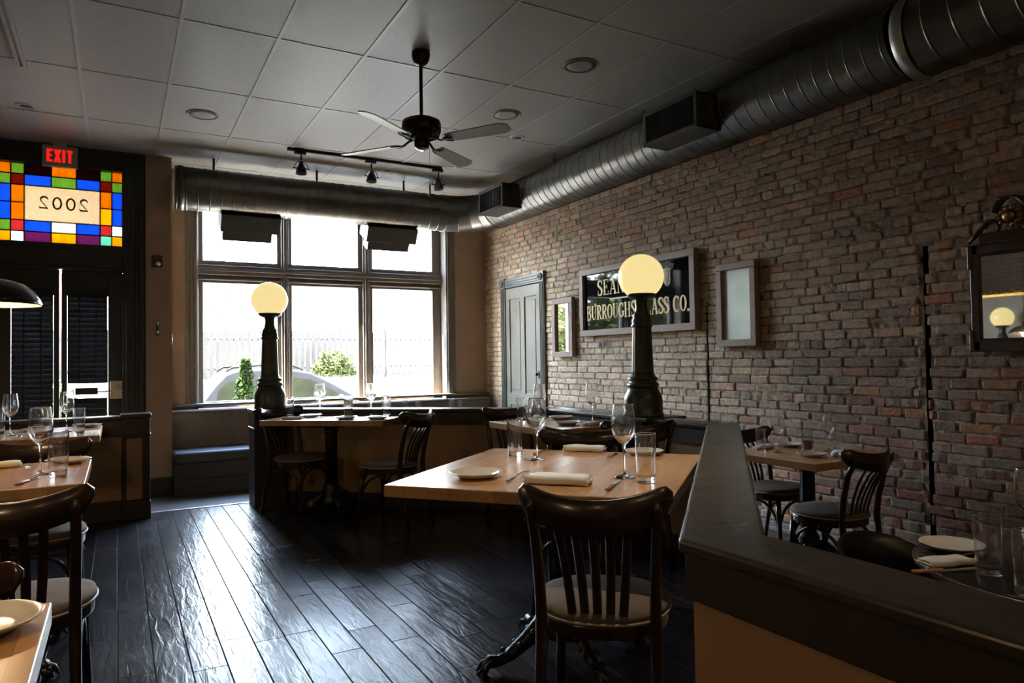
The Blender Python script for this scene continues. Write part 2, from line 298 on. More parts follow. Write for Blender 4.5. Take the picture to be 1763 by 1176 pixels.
# ------------------------------------------------------------------ mesh helpers
class MB:
    def __init__(s): s.v = []; s.f = []; s.sm = []; s.mi = []
    def add(s, vs, fs, smooth=False, mi=0):
        o = len(s.v); s.v += [tuple(v) for v in vs]
        for f in fs: s.f.append([i + o for i in f]); s.sm.append(smooth); s.mi.append(mi)
        return s
    def box(s, x0, x1, y0, y1, z0, z1, mi=0, M=None):
        vs = [Vector(p) for p in ((x0, y0, z0), (x1, y0, z0), (x1, y1, z0), (x0, y1, z0), (x0, y0, z1), (x1, y0, z1), (x1, y1, z1), (x0, y1, z1))]
        if M: vs = [M @ v for v in vs]
        return s.add(vs, [(0, 3, 2, 1), (4, 5, 6, 7), (0, 1, 5, 4), (1, 2, 6, 5), (2, 3, 7, 6), (3, 0, 4, 7)], mi=mi)
    def prism(s, pts, z0, z1, mi=0, M=None, smooth=False):
        n = len(pts); vs = [Vector((x, y, z0)) for x, y in pts] + [Vector((x, y, z1)) for x, y in pts]
        if M: vs = [M @ v for v in vs]
        s.add(vs, [tuple(range(n - 1, -1, -1)), tuple(range(n, 2 * n))], mi=mi)
        o = len(s.v) - 2 * n
        for i in range(n):
            j = (i + 1) % n
            s.f.append([o + i, o + j, o + n + j, o + n + i]); s.sm.append(smooth); s.mi.append(mi)
        return s
    def lathe(s, prof, n=32, c=(0, 0, 0), closed=False, smooth=True, fac=None, M=None, mi=0, caps=True):
        vs = []
        for k, (r, z) in enumerate(prof):
            for i in range(n):
                a = 2 * PI * i / n; rr = r * (fac(a, k) if fac else 1)
                v = Vector((c[0] + rr * math.cos(a), c[1] + rr * math.sin(a), c[2] + z))
                vs.append(M @ v if M else v)
        fs = []; m = len(prof)
        for k in range(m if closed else m - 1):
            k2 = (k + 1) % m
            for i in range(n):
                j = (i + 1) % n; fs.append((k * n + i, k * n + j, k2 * n + j, k2 * n + i))
        if not closed and caps:
            if prof[0][0] > 1e-6: fs.append(tuple(range(n - 1, -1, -1)))
            if prof[-1][0] > 1e-6: fs.append(tuple((m - 1) * n + i for i in range(n)))
        return s.add(vs, fs, smooth, mi)
    def tube(s, pts, rad, n=10, closed=False, flat=None, up=None, mi=0):
        P = [Vector(p) for p in pts]; m = len(P); vs = []
        if not isinstance(rad, (list, tuple)): rad = [rad] * m
        upv = Vector(up) if up else None
        prev = None
        for k in range(m):
            if closed: t = P[(k + 1) % m] - P[k - 1]
            else: t = P[min(k + 1, m - 1)] - P[max(k - 1, 0)]
            t.normalize()
            if upv is not None: a = upv - t * upv.dot(t)
            elif prev is None:
                a = Vector((0, 0, 1)) if abs(t.z) < .9 else Vector((1, 0, 0)); a = a - t * a.dot(t)
            else: a = prev - t * prev.dot(t)
            a.normalize(); prev = a; b = t.cross(a)
            ra, rb = (rad[k], rad[k]) if not isinstance(rad[k], tuple) else rad[k]
            for i in range(n):
                an = 2 * PI * i / n
                vs.append(P[k] + a * (ra * math.cos(an)) + b * (rb * math.sin(an)))
        fs = []
        for k in range(m if closed else m - 1):
            k2 = (k + 1) % m
            for i in range(n):
                j = (i + 1) % n; fs.append((k * n + i, k * n + j, k2 * n + j, k2 * n + i))
        if not closed: fs += [tuple(range(n - 1, -1, -1)), tuple((m - 1) * n + i for i in range(n))]
        return s.add(vs, fs, True, mi)
    def ball(s, c, r, n=16, m=10, sc=(1, 1, 1), mi=0):
        vs = [(c[0], c[1], c[2] - r * sc[2])]; fs = []
        for k in range(1, m):
            ph = -PI / 2 + PI * k / m
            for i in range(n):
                a = 2 * PI * i / n
                vs.append((c[0] + r * sc[0] * math.cos(ph) * math.cos(a), c[1] + r * sc[1] * math.cos(ph) * math.sin(a), c[2] + r * sc[2] * math.sin(ph)))
        vs.append((c[0], c[1], c[2] + r * sc[2])); L = len(vs) - 1
        for i in range(n):
            j = (i + 1) % n; fs.append((0, 1 + j, 1 + i)); fs.append((L, L - n + i, L - n + j))
            for k in range(m - 2): fs.append((1 + k * n + i, 1 + k * n + j, 1 + (k + 1) * n + j, 1 + (k + 1) * n + i))
        return s.add(vs, fs, True, mi)
    def build(s, name, mat, parent=None, bevel=0, seg=2, subd=0, label=None, loc=None, rotz=0, weld=False):
        me = bpy.data.meshes.new(name); me.from_pydata(s.v, [], s.f)
        me.polygons.foreach_set('use_smooth', s.sm)
        for mm in (mat if isinstance(mat, (list, tuple)) else [mat]): me.materials.append(mm)
        me.polygons.foreach_set('material_index', s.mi)
        bm = bmesh.new(); bm.from_mesh(me)
        if weld: bmesh.ops.remove_doubles(bm, verts=bm.verts, dist=1e-6)
        bmesh.ops.recalc_face_normals(bm, faces=bm.faces); bm.to_mesh(me); bm.free()
        me.update()
        o = bpy.data.objects.new(name, me); COL.objects.link(o)
        if parent: o.parent = parent
        if loc: o.location = loc
        if rotz: o.rotation_euler = (0, 0, rotz)
        if bevel:
            md = o.modifiers.new('bevel', 'BEVEL'); md.width = bevel; md.segments = seg; md.limit_method = 'ANGLE'; md.angle_limit = .6
        if subd:
            md = o.modifiers.new('subsurf', 'SUBSURF'); md.levels = subd; md.render_levels = subd
        if label: o['label'] = label
        return o

def tag(o, label, cat, group=None, kind=None):
    o['label'] = label; o['category'] = cat
    if group: o['group'] = group
    if kind: o['kind'] = kind
    return o
def thing(name, label, cat, loc=(0, 0, 0), rotz=0, group=None):
    o = bpy.data.objects.new(name, None); COL.objects.link(o); o.location = loc; o.rotation_euler = (0, 0, rotz)
    o.empty_display_size = .05
    return tag(o, label, cat, group)
def struct(o, label=None):
    o['kind'] = 'structure'
    if label: o['label'] = label
    return o
def dup(root, loc, rotz=0, label=None, group=None, scale=None):
    r = root.copy(); COL.objects.link(r); r.location = loc; r.rotation_euler = (0, 0, rotz)
    if label: r['label'] = label
    if group: r['group'] = group
    if scale: r.scale = scale
    for ch in list(root.children):
        c = ch.copy(); COL.objects.link(c); c.parent = r
        for g in ch.children:
            d = g.copy(); COL.objects.link(d); d.parent = c
    return r
def face_rot(dx, dy):  # local +Y -> (dx,dy)
    return math.atan2(-dx, dy)
def arc(p0, p1, p2, n=8):  # quadratic bezier
    p0, p1, p2 = Vector(p0), Vector(p1), Vector(p2)
    return [p0 * (1 - t) ** 2 + p1 * 2 * t * (1 - t) + p2 * t * t for t in [i / n for i in range(n + 1)]]

LOW = -.165   # the lower floor by the window and along the brick wall
CEIL = 3.46
BX = 4.58     # brick wall face
WY = 8.90     # window wall face
DY = 8.38     # door wall face
GL = 9.10     # window glass plane

# ------------------------------------------------------------------ the setting
RB = [(-3.0, -4.0), (1.18, -4.0), (1.18, 1.15), (3.10, 3.0), (3.10, 4.87), (1.20, 6.42), (1.20, 6.55), (-3.0, 6.55)]
struct(MB().prism(RB, LOW - .02, 0).build('floor', M_floor), 'dark hand-scraped floorboards, raised one step')
struct(MB().box(-3.0, BX + .1, -4.0, WY + .05, LOW - .12, LOW).build('floor', M_lowfloor), 'brown wooden floor one step down by the bench and brick wall')
struct(MB().box(.2, 1.03, 6.53, 6.56, -.06, .006).build('trim_1', M_steelplate, bevel=.003), 'worn pale threshold strip at the floor step')
struct(MB().box(-3.2, BX + .3, -4.2, GL + .1, CEIL, CEIL + .08).build('ceiling', M_ceil))
g = MB()
k = -5
for k in range(-5, 9):
    x = -.2468 + .6096 * k
    if -3 < x < BX: g.box(x - .012, x + .012, -4, WY, CEIL - .006, CEIL + .01)
for j in range(-7, 6):
    y = 3.7578 + 1.2037 * j
    if -4 < y < WY: g.box(-3, BX, y - .012, y + .012, CEIL - .0045, CEIL + .01)
g.box(-3, BX, 8.82, WY, CEIL - .02, CEIL + .01)
struct(g.build('ceiling_grid', M_tbar, bevel=.0015))
# unseen sides of the room and the storeys above
struct(MB().box(-3.2, -3.0, -4.2, WY + .3, LOW - .2, CEIL + .1).build('wall_left', M_sidebrick))
struct(MB().box(-3.2, BX + .3, -4.2, -4.0, LOW - .2, CEIL + .1).build('wall_back', M_plasterdk))
struct(MB().box(-9, 13, 5.0, GL + .15, CEIL + .08, 8.6).build('wall_upper', M_outdoor), 'upper storey of the building')

# front wall round the window
f = MB()
f.box(.30, .78, WY, WY + .35, LOW - .2, CEIL + .02); f.box(3.99, BX + .3, WY, WY + .35, LOW - .2, CEIL + .02)
f.box(.78, 3.99, WY, WY + .35, 3.13, CEIL + .02); f.box(.78, 3.99, WY, WY + .35, LOW - .2, .70)
f.box(.26, .511, DY, WY + .2, LOW - .2, CEIL + .02)
struct(f.build('wall_front', M_plaster), 'tan plaster wall round the big front window')
f = MB(); f.box(-3.1, -1.24, DY, DY + .3, LOW - .2, CEIL + .02); f.box(-1.24, .26, DY, DY + .3, 3.30, CEIL + .02)
f.box(.245, .27, DY + .02, DY + .3, LOW - .2, CEIL)
struct(f.build('wall_entrance', M_trim), 'dark wall round the entrance door')

# window 1: casing, transom bar, mullions, sashes, panes
w1 = thing('window_1', 'tall six-pane front window with grey-brown painted frame', 'window'); w1['kind'] = 'structure'
for s_, x0, x1 in ((1, .676, .817), (-1, 3.951, 4.092)):
    c = MB(); a = .0
    c.box(x0, x1, WY - .022, WY, .755, 3.2); c.box(x0 + .02, x0 + .05, WY - .034, WY, .755, 3.2); c.box(x0 + .07, x0 + .09, WY - .03, WY, .755, 3.2); c.box(x0 + .108, x0 + .128, WY - .034, WY, .755, 3.2)
    c.build('casing', M_wtrim, w1, bevel=.006)
j = MB(); j.box(.78, .817, WY, GL + .06, .70, 3.15); j.box(3.951, 3.99, WY, GL + .06, .70, 3.15); j.box(.78, 3.99, WY, GL + .06, 3.10, 3.15)
j.build('jamb', M_wtrim, w1)
XS = [(.889, 1.739), (1.921, 2.770), (2.973, 3.829)]
fr = MB()
for x0, x1 in ((.817, .889), (1.739, 1.921), (2.770, 2.973), (3.829, 3.951)):
    fr.box(x0, x1, GL - .03, GL + .05, .70, 3.11)
    if x0 > 1 and x0 < 3.5:
        m = (x0 + x1) / 2; fr.box(m - .045, m + .045, GL - .075, GL, .72, 3.11); fr.box(m - .02, m + .02, GL - .095, GL, .72, 3.11)
fr.box(.817, 3.951, GL - .03, GL + .05, .70, .772); fr.box(.817, 3.951, GL - .03, GL + .05, 3.05, 3.11)
fr.build('mullions', M_wtrim, w1, bevel=.006)
tb = MB(); tb.box(.817, 3.951, GL - .032, GL + .052, 2.193, 2.462); tb.box(.817, 3.951, GL - .09, GL, 2.285, 2.40); tb.box(.817, 3.951, GL - .11, GL, 2.33, 2.36); tb.box(.817, 3.951, GL - .06, GL, 2.225, 2.25)
tb.build('transom_bar', M_wtrim, w1, bevel=.006)
for x0, x1 in XS:
    for z0, z1 in ((.772, 2.193), (2.462, 3.05)):
        MB().box(x0 - .01, x1 + .01, GL + .008, GL + .012, z0 - .01, z1 + .01).build('pane', M_pane, w1)
MB().box(.545, BX - .02, WY - .10, WY + .05, .735, .765).build('sill', M_wtrim, w1, bevel=.008)

# brick wall: individually laid courses in one mesh over a mortar bed
def noise2(a, b): return math.sin(a * 1.7 + 3.1) * math.cos(b * 2.3 + 1.3) + .5 * math.sin(a * 4.1 + b * 3.7)
def in_door(y0, y1, z): return z < 2.26 and y1 > 7.33 and y0 < 8.35
CUTS = [(4.60, .013, LOW, 1.62, .002), (2.665, .012, LOW, 1.90, .026)]
BV, BF, BC = [], [], []
def quad(vs, col):
    o = len(BV); BV.extend(vs); BF.append((o, o + 1, o + 2, o + 3)); BC.append(col)
PAL = [(.205, .138, .100), (.225, .160, .120), (.180, .130, .102), (.250, .175, .130), (.190, .155, .122), (.205, .135, .095), (.165, .110, .085)]
RED = [(.240, .098, .056), (.205, .083, .052), (.270, .135, .060), (.265, .165, .125), (.180, .095, .070), (.165, .125, .095), (.22, .12, .09)]
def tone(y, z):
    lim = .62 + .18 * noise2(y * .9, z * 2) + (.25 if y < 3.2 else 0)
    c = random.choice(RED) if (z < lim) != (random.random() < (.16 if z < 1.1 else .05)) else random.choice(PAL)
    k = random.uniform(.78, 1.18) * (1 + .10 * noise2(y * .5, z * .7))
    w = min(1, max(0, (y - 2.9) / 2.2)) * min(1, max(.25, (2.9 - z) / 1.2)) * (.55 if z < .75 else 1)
    c = tuple((a * (1 - .72 * w) + b * .72 * w) * (1 + .35 * w) for a, b in zip(c, (.36, .305, .235)))  # bricks toward the window paler: cream paint plus daylight put into the colour
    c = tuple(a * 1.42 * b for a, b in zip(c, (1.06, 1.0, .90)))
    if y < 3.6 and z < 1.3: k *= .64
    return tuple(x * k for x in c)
def lay(y0, y1, z0, z1):
    if y1 - y0 < .02: return
    for cy, hw, a, b, jit in CUTS:
        if z0 < b and z1 > a and y0 < cy + hw and y1 > cy - hw:
            sh = jit * .5 * math.sin(z0 * 9.0) + (jit * .3 * math.sin(z0 * 31.0)); gapw = .06 if (jit > .02 and 1.74 < z0 < 1.88) else 0
            c0 = cy + sh - hw - random.uniform(-.3, 1) * jit - gapw; c1 = cy + sh + hw + random.uniform(-.3, 1) * jit + gapw * .4
            lay2(y0, c0, z0, z1); lay2(c1, y1, z0, z1); return
    lay2(y0, y1, z0, z1)
def lay2(y0, y1, z0, z1):
    if y1 - y0 < .018: return
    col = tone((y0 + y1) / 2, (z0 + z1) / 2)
    d = random.uniform(.0045, .011); nx = 4 if y1 - y0 > .12 else 2; nz = 3
    J = lambda s: random.uniform(-s, s)
    if random.random() < .012: return
    y0 += J(.007); y1 += J(.007); z0 += J(.0035); z1 += J(.0035); tl = J(.004)
    G = []
    for k in range(nz + 1):
        R = []
        for i in range(nx + 1):
            e = (i in (0, nx)) or (k in (0, nz)); cn = (i in (0, nx)) and (k in (0, nz))
            u = i / nx; v = k / nz
            if i == 1 and nx > 2: u = .07
            if i == nx - 1 and nx > 2: u = .93
            if k == 1: v = .16
            if k == nz - 1: v = .84
            yy = y0 + (y1 - y0) * u + J(.0025); zz = z0 + (z1 - z0) * v + J(.002)
            if cn: yy += (.006 if i == 0 else -.006) * random.random(); zz += (.005 if k == 0 else -.005) * random.random()
            xx = BX - d - tl * (u - .5) + J(.0016) + (random.uniform(.0025, .0065) if e else 0)
            if random.random() < .05: xx += random.uniform(.002, .006)
            R.append((xx, yy, zz))
        G.append(R)
    for k in range(nz):
        for i in range(nx): quad([G[k][i], G[k + 1][i], G[k + 1][i + 1], G[k][i + 1]], col)
    bk = BX + .012
    for i in range(nx):
        for k, fl in ((0, 0), (nz, 1)):
            a, b = G[k][i], G[k][i + 1]; quad([a, b, (bk, b[1], b[2]), (bk, a[1], a[2])], col)
    for k in range(nz):
        for i in (0, nx):
            a, b = G[k][i], G[k + 1][i]; quad([a, b, (bk, b[1], b[2]), (bk, a[1], a[2])], col)
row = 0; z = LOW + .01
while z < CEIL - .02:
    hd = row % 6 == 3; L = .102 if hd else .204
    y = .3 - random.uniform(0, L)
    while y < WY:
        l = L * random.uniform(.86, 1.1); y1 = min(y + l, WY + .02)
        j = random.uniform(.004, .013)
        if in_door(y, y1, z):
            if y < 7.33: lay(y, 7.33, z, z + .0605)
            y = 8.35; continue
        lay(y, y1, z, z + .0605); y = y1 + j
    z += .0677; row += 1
# mortar bed, rough, with open slots at the two cracks
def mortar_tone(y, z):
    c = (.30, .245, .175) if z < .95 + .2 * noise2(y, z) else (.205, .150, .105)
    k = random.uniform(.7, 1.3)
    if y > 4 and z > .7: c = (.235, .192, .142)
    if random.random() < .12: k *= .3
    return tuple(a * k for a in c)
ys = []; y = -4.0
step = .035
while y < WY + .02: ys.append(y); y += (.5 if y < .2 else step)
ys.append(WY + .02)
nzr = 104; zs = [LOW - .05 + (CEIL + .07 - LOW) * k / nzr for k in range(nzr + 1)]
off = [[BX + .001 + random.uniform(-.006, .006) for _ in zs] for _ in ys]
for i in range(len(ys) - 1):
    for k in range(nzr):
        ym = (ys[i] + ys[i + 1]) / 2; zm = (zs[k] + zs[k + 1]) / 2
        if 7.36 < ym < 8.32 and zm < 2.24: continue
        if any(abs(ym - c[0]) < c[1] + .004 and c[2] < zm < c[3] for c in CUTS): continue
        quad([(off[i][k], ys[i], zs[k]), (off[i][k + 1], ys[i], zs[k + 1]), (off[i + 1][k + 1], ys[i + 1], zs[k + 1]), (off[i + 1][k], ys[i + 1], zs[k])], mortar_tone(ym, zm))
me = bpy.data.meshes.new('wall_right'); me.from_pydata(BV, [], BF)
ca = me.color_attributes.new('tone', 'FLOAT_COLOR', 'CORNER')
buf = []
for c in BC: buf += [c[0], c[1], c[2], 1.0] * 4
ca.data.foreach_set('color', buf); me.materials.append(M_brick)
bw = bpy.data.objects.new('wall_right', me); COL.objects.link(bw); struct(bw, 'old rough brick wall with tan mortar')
struct(MB().box(BX + .05, BX + .3, -4.1, WY + .3, LOW - .2, CEIL + .05).build('wall_right_backing', M_slot))
bb = MB(); bb.box(BX - .045, BX + .02, -2, 7.28, LOW, -.092); bb.box(BX - .06, BX + .02, -2, 7.28, LOW, -.13)
struct(bb.build('baseboard_right', M_wtrim, bevel=.006))
bb = MB(); bb.box(.245, .515, DY - .022, DY + .01, LOW, .02); bb.box(.245, .522, DY - .03, DY + .01, LOW, -.02); bb.box(.505, .53, DY - .03, WY, LOW, -.02)
struct(bb.build('baseboard_front', M_trim, bevel=.005))

# door in the brick wall
d2 = thing('door_2', 'pale sage panelled door with fluted casing in the brick wall', 'door'); d2['kind'] = 'structure'
d = MB(); dx = BX - .005
d.box(dx, dx + .05, 7.40, 8.28, LOW, 2.165)
d.build('door_leaf', M_doorpaint, d2)
p = MB()
for y0, y1 in ((7.40, 7.50), (7.79, 7.89), (8.18, 8.28)): p.box(dx - .016, dx + .01, y0, y1, LOW, 2.165)
for z0, z1 in ((LOW, .10), (.62, .78), (2.02, 2.165)): p.box(dx - .0155, dx + .01, 7.45, 8.23, z0, z1)
p.build('stiles_and_rails', M_doorpaint, d2, bevel=.006)
p = MB()
for y0, y1 in ((7.53, 7.76), (7.92, 8.15)):
    for z0, z1 in ((.14, .58), (.82, 1.98)): p.box(dx - .008, dx + .01, y0, y1, z0, z1)
p.build('raised_panel', M_doorpaint, d2, bevel=.012)
c = MB()
for y0 in (7.285, 8.285):
    c.box(BX - .035, BX + .02, y0, y0 + .115, LOW, 2.19)
    for q in (.02, .05, .08): c.box(BX - .046, BX, y0 + q, y0 + q + .017, LOW + .2, 2.17)
c.box(BX - .035, BX + .02, 7.40, 8.285, 2.175, 2.295)
for q in (2.195, 2.225, 2.255): c.box(BX - .046, BX, 7.42, 8.27, q, q + .017)
for y0 in (7.275, 8.275): c.box(BX - .05, BX + .02, y0, y0 + .135, 2.17, 2.305)
c.build('casing', M_doortrim, d2, bevel=.004)
ro = MB()
for y0 in (7.3425, 8.3425):
    ro.lathe([(.045, 0), (.045, .012), (.03, .014), (.028, .006), (.016, .008), (.012, .016), (0, .018)], 20, M=Matrix.Translation((BX - .05, y0, 2.2375)) @ Matrix.Rotation(-PI / 2, 4, 'Y'))
ro.build('rosette', M_doortrim, d2)
h = MB().box(dx - .022, dx, 7.425, 7.462, .98, 1.07); h.ball((dx - .05, 7.445, 1.03), .02, 12, 8); h.tube([(dx - .015, 7.445, 1.03), (dx - .05, 7.445, 1.03)], .007)
h.build('door_handle', M_black, d2, label='black latch and knob')

# entrance door: two narrow leaves with closed wooden blinds, under a stained glass transom
d1 = thing('door_1', 'black double entrance door with closed blinds', 'door'); d1['kind'] = 'structure'
fr = MB()
for x0, x1 in ((.045, .245), (-1.24, -1.03)):
    fr.box(x0, x1, DY - .03, DY + .1, LOW, 3.30)
    for q in (.03, .075, .12, .155): fr.box(x0 + q, x0 + q + .022, DY - .05, DY, LOW + .25, 3.25)
fr.box(-1.03, .045, DY - .02, DY + .1, 2.19, 2.462); fr.box(-1.03, .045, DY - .045, DY, 2.195, 2.225); fr.box(-1.03, .045, DY - .035, DY, 2.38, 2.41)
fr.box(-1.03, .045, DY - .02, DY + .1, 3.245, 3.31)
fr.box(.028, .05, DY + .08, DY + .1, LOW, 2.19); fr.box(-1.04, -1.018, DY + .08, DY + .1, LOW, 2.19)
fr.build('door_frame', M_trim, d1, bevel=.005)
for x0, x1 in ((-1.028, -.512), (-.494, .043)):
    lf = MB(); y0, y1 = DY + .03, DY + .075
    g0 = x0 + (.115 if x0 < -.6 else .048); g1 = x1 - (.048 if x0 < -.6 else .128)
    lf.box(x0, g0, y0, y1, LOW + .01, 2.19); lf.box(g1, x1, y0, y1, LOW + .01, 2.19); lf.box(g0, g1, y0, y1, LOW + .01, .42); lf.box(g0, g1, y0, y1, 1.98, 2.19)
    leaf = lf.build('door_leaf', M_trim, d1, bevel=.004)
    MB().box(g0 - .005, g1 + .005, y0 + .02, y0 + .025, .41, 1.99).build('glass', M_pane, leaf)
    bl = MB(); z = .425
    while z < 1.97:
        if not (x0 > -.6 and .905 < z + .026 < 1.035):
            M = Matrix.Translation(((g0 + g1) / 2, DY + .02, z + .026)) @ Matrix.Rotation(math.radians(72), 4, 'X')
            bl.box(-(g1 - g0) / 2 + .005, (g1 - g0) / 2 - .005, -.029, .029, -.0015, .0015, M=M)
        z += .0515
    bl.box(g0, g1, DY + .004, DY + .034, 1.935, 2.0)
    if x0 < -.6: bl.box(g0, g1, DY + .01, DY + .03, .40, .45)
    for q in (.3, .7): bl.box(g0 + (g1 - g0) * q - .008, g0 + (g1 - g0) * q + .008, DY + .004, DY + .0055, .42 if x0 < -.6 else 1.04, 1.97)
    bl.build('blind', M_black, leaf, label='closed dark wooden slat blind')
bxl = MB().box(-.375, -.175, DY - .01, DY + .028, .925, .998); bxl.box(-.175, -.06, DY + .0, DY + .02, .945, .962)
bxl.build('latch_bar', M_fascia, d1, bevel=.004, label='dark brown latch box seen against the light')
lk = MB().box(-.067, .042, DY + .012, DY + .029, .875, 1.06); lk.lathe([(.021, 0), (.021, .02), (.012, .024), (.0, .024)], 16, M=Matrix.Translation((.012, DY + .012, .995)) @ Matrix.Rotation(PI / 2, 4, 'X'))
lk.box(-.05, -.02, DY + .006, DY + .014, .965, .975)
lk.build('lock_plate', M_steelplate, d1, bevel=.002, label='pale brushed metal lock plate with round knob')

GC = {'o': (.62, .27, .012), 'g': (.24, .38, .09), 'b': (.050, .18, .60), 'r': (.26, .04, .022), 'y': (.85, .45, .02), 'p': (.50, .10, .10), 'v': (.26, .07, .20), 'c': (.75, .80, .55), 'm': (.28, .62, .45), 'd': (.05, .012, .02), 'w': (.85, .90, .72), 'x': (.56, .46, .33)}
GM = {k: stain_mat('stained_glass_' + n, tuple(c * .43 for c in GC[k]), .22 if k == 'x' else .35) for k, n in dict(o='amber', g='green', b='blue', r='ruby', y='yellow', p='rose', v='violet', c='cream', m='mint', d='dark_plum', w='pale_green', x='textured_gold').items()}
keys = list(GM); w2 = thing('window_2', 'stained glass transom over the entrance door with reversed year', 'window'); w2['kind'] = 'structure'
X0 = -1.02; cw = [k * 1.052 for k in (.095, .105, .215, .205, .200, .100, .093)]; gap = .012
xc = [X0]
for c in cw: xc.append(xc[-1] + c)
zt = [3.248]
for r_ in (.108, .108, .176, .176, .110, .110): zt.append(zt[-1] - r_)
lay_ = ['ogdodgo', 'grbgbrg', 'boxxxob', 'boxxxyb', 'gpbcbpw', 'ywvyvmy']
pn = MB(); ld = MB(); gy = DY + .05
for r_ in range(6):
    for c_ in range(7):
        ch = lay_[r_][c_]
        if ch == 'x': continue
        pn.box(xc[c_], xc[c_ + 1], gy, gy + .004, zt[r_ + 1], zt[r_], mi=keys.index(ch))
pn.box(xc[2], xc[5], gy, gy + .004, zt[4], zt[2], mi=keys.index('x'))
pn.build('stained_panes', [GM[k] for k in keys], w2)
for c_ in range(8):
    for r_ in range(6):
        if c_ in (3, 4) and r_ in (2, 3): continue
        ld.box(xc[c_] - .005, xc[c_] + .005, gy - .005, gy + .009, zt[r_ + 1], zt[r_])
for r_ in range(7):
    for c_ in range(7):
        if r_ == 3 and 2 <= c_ <= 4: continue
        ld.box(xc[c_], xc[c_ + 1], gy - .0045, gy + .0085, zt[r_] - .005, zt[r_] + .005)
ld.build('lead_came', M_black, w2)

# letters: strokes swept as flat ribbons (x right, y up, height 1)
def arcpts(cx, cy, rx, ry, a0, a1, n=14): return [(cx + rx * math.cos(math.radians(a0 + (a1 - a0) * i / n)), cy + ry * math.sin(math.radians(a0 + (a1 - a0) * i / n))) for i in range(n + 1)]
T, t_ = .155, .055
def letter(ch):
    # list of (points, width or (w0,wmid,w1)); serifs as thin horizontal strokes
    sf = lambda x, y, w=.17: ([(x - w, y), (x + w, y)], t_)
    lo, hi = t_ / 2, 1 - t_ / 2
    if ch == 'S': return .56, [([(.49, .80)] + arcpts(.28, .745, .20, .225, 35, 190, 12) + [(.16, .62), (.42, .42)] + arcpts(.28, .26, .21, .23, 20, -145, 12), (t_, T * 1.1, t_)), ([(.49, .70), (.49, .97)], t_), ([(.08, .03), (.08, .32)], t_)]
    if ch == 'E': return .62, [([(.16, 0), (.16, 1)], T), ([(.02, lo), (.56, lo)], t_), ([(.02, hi), (.54, hi)], t_), ([(.16, .52), (.40, .52)], t_), ([(.40, .40), (.40, .64)], t_), ([(.54, 0), (.58, .26)], t_), ([(.52, .78), (.53, 1)], t_)]
    if ch == 'A': return .74, [([(.37, 1), (.62, 0)], T), ([(.36, .98), (.12, 0)], t_ * 1.1), ([(.2, .33), (.54, .33)], t_), sf(.12, lo, .11), sf(.61, lo, .14)]
    if ch == 'O': return .68, [(arcpts(.33, .5, .255, .45, 90, 270, 14), (t_, T, t_)), (arcpts(.33, .5, .255, .45, 90, -90, 14), (t_, T, t_))]
    if ch == 'U': return .70, [([(.15, 1), (.15, .3)], T), (arcpts(.36, .3, .21, .265, 180, 360, 12), (T, t_, t_)), ([(.57, .3), (.57, 1)], t_), sf(.15, hi, .14), sf(.57, hi, .11)]
    if ch == 'B': return .64, [([(.16, 0), (.16, 1)], T), ([(.03, hi), (.30, hi)] + arcpts(.30, .755, .19, .217, 85, -90, 10) + [(.16, .53)], (t_, T, t_)), ([(.16, .52), (.32, .52)] + arcpts(.32, .275, .22, .247, 85, -90, 10) + [(.03, lo)], (t_, T, t_))]
    if ch == 'R': return .68, [([(.16, 0), (.16, 1)], T), ([(.03, hi), (.30, hi)] + arcpts(.30, .74, .20, .23, 85, -90, 10) + [(.16, .5)], (t_, T, t_)), ([(.32, .5), (.56, .03)], T * .9), sf(.16, lo, .14), sf(.60, lo, .09)]
    if ch == 'G': return .70, [([(.58, .78)] + arcpts(.35, .5, .265, .45, 50, 330, 20), (t_, T, t_)), ([(.57, .40), (.57, .10)], T), sf(.55, .42, .14), ([(.59, .70), (.59, .97)], t_)]
    if ch == 'H': return .78, [([(.16, 0), (.16, 1)], T), ([(.60, 0), (.60, 1)], T), ([(.16, .5), (.6, .5)], t_), sf(.16, lo, .14), sf(.16, hi, .14), sf(.6, lo, .14), sf(.6, hi, .14)]
    if ch == 'L': return .60, [([(.16, 0), (.16, 1)], T), sf(.16, hi, .14), ([(.02, lo), (.56, lo)], t_), ([(.53, 0), (.57, .30)], t_)]
    if ch == 'C': return .66, [([(.57, .76)] + arcpts(.34, .5, .26, .45, 48, 312, 20), (t_, T, t_)), ([(.57, .70), (.57, .97)], t_)]
    if ch == 'N': return .76, [([(.13, 0), (.13, 1)], t_), ([(.13, .98), (.60, .02)], T), ([(.60, 0), (.60, 1)], t_), sf(.13, lo, .11), sf(.11, hi, .11), sf(.60, hi, .11)]
    if ch == '.': return .30, [([(.12, 0), (.12, .16)], .16)]
    if ch == '2': return .62, [([(.10, .72)] + arcpts(.29, .72, .20, .22, 165, -20, 12) + [(.12, .08)], (t_, T, t_)), ([(.08, .07), (.54, .07)], .12), ([(.52, .02), (.56, .22)], t_)]
    if ch == '0': return .66, [(arcpts(.33, .5, .23, .44, 0, 360, 24), .13)]
    if ch == 'e': return .6, [([(.13, 0), (.13, 1)], .19), ([(.05, .08), (.55, .08)], .17), ([(.05, .5), (.48, .5)], .15), ([(.05, .92), (.55, .92)], .17)]
    if ch == 'x': return .66, [([(.10, 0), (.54, 1)], .2), ([(.54, 0), (.10, 1)], .2)]
    if ch == 'i': return .34, [([(.16, 0), (.16, 1)], .19)]
    if ch == 't': return .6, [([(.29, 0), (.29, 1)], .19), ([(.02, .92), (.56, .92)], .17)]
    return .35, []
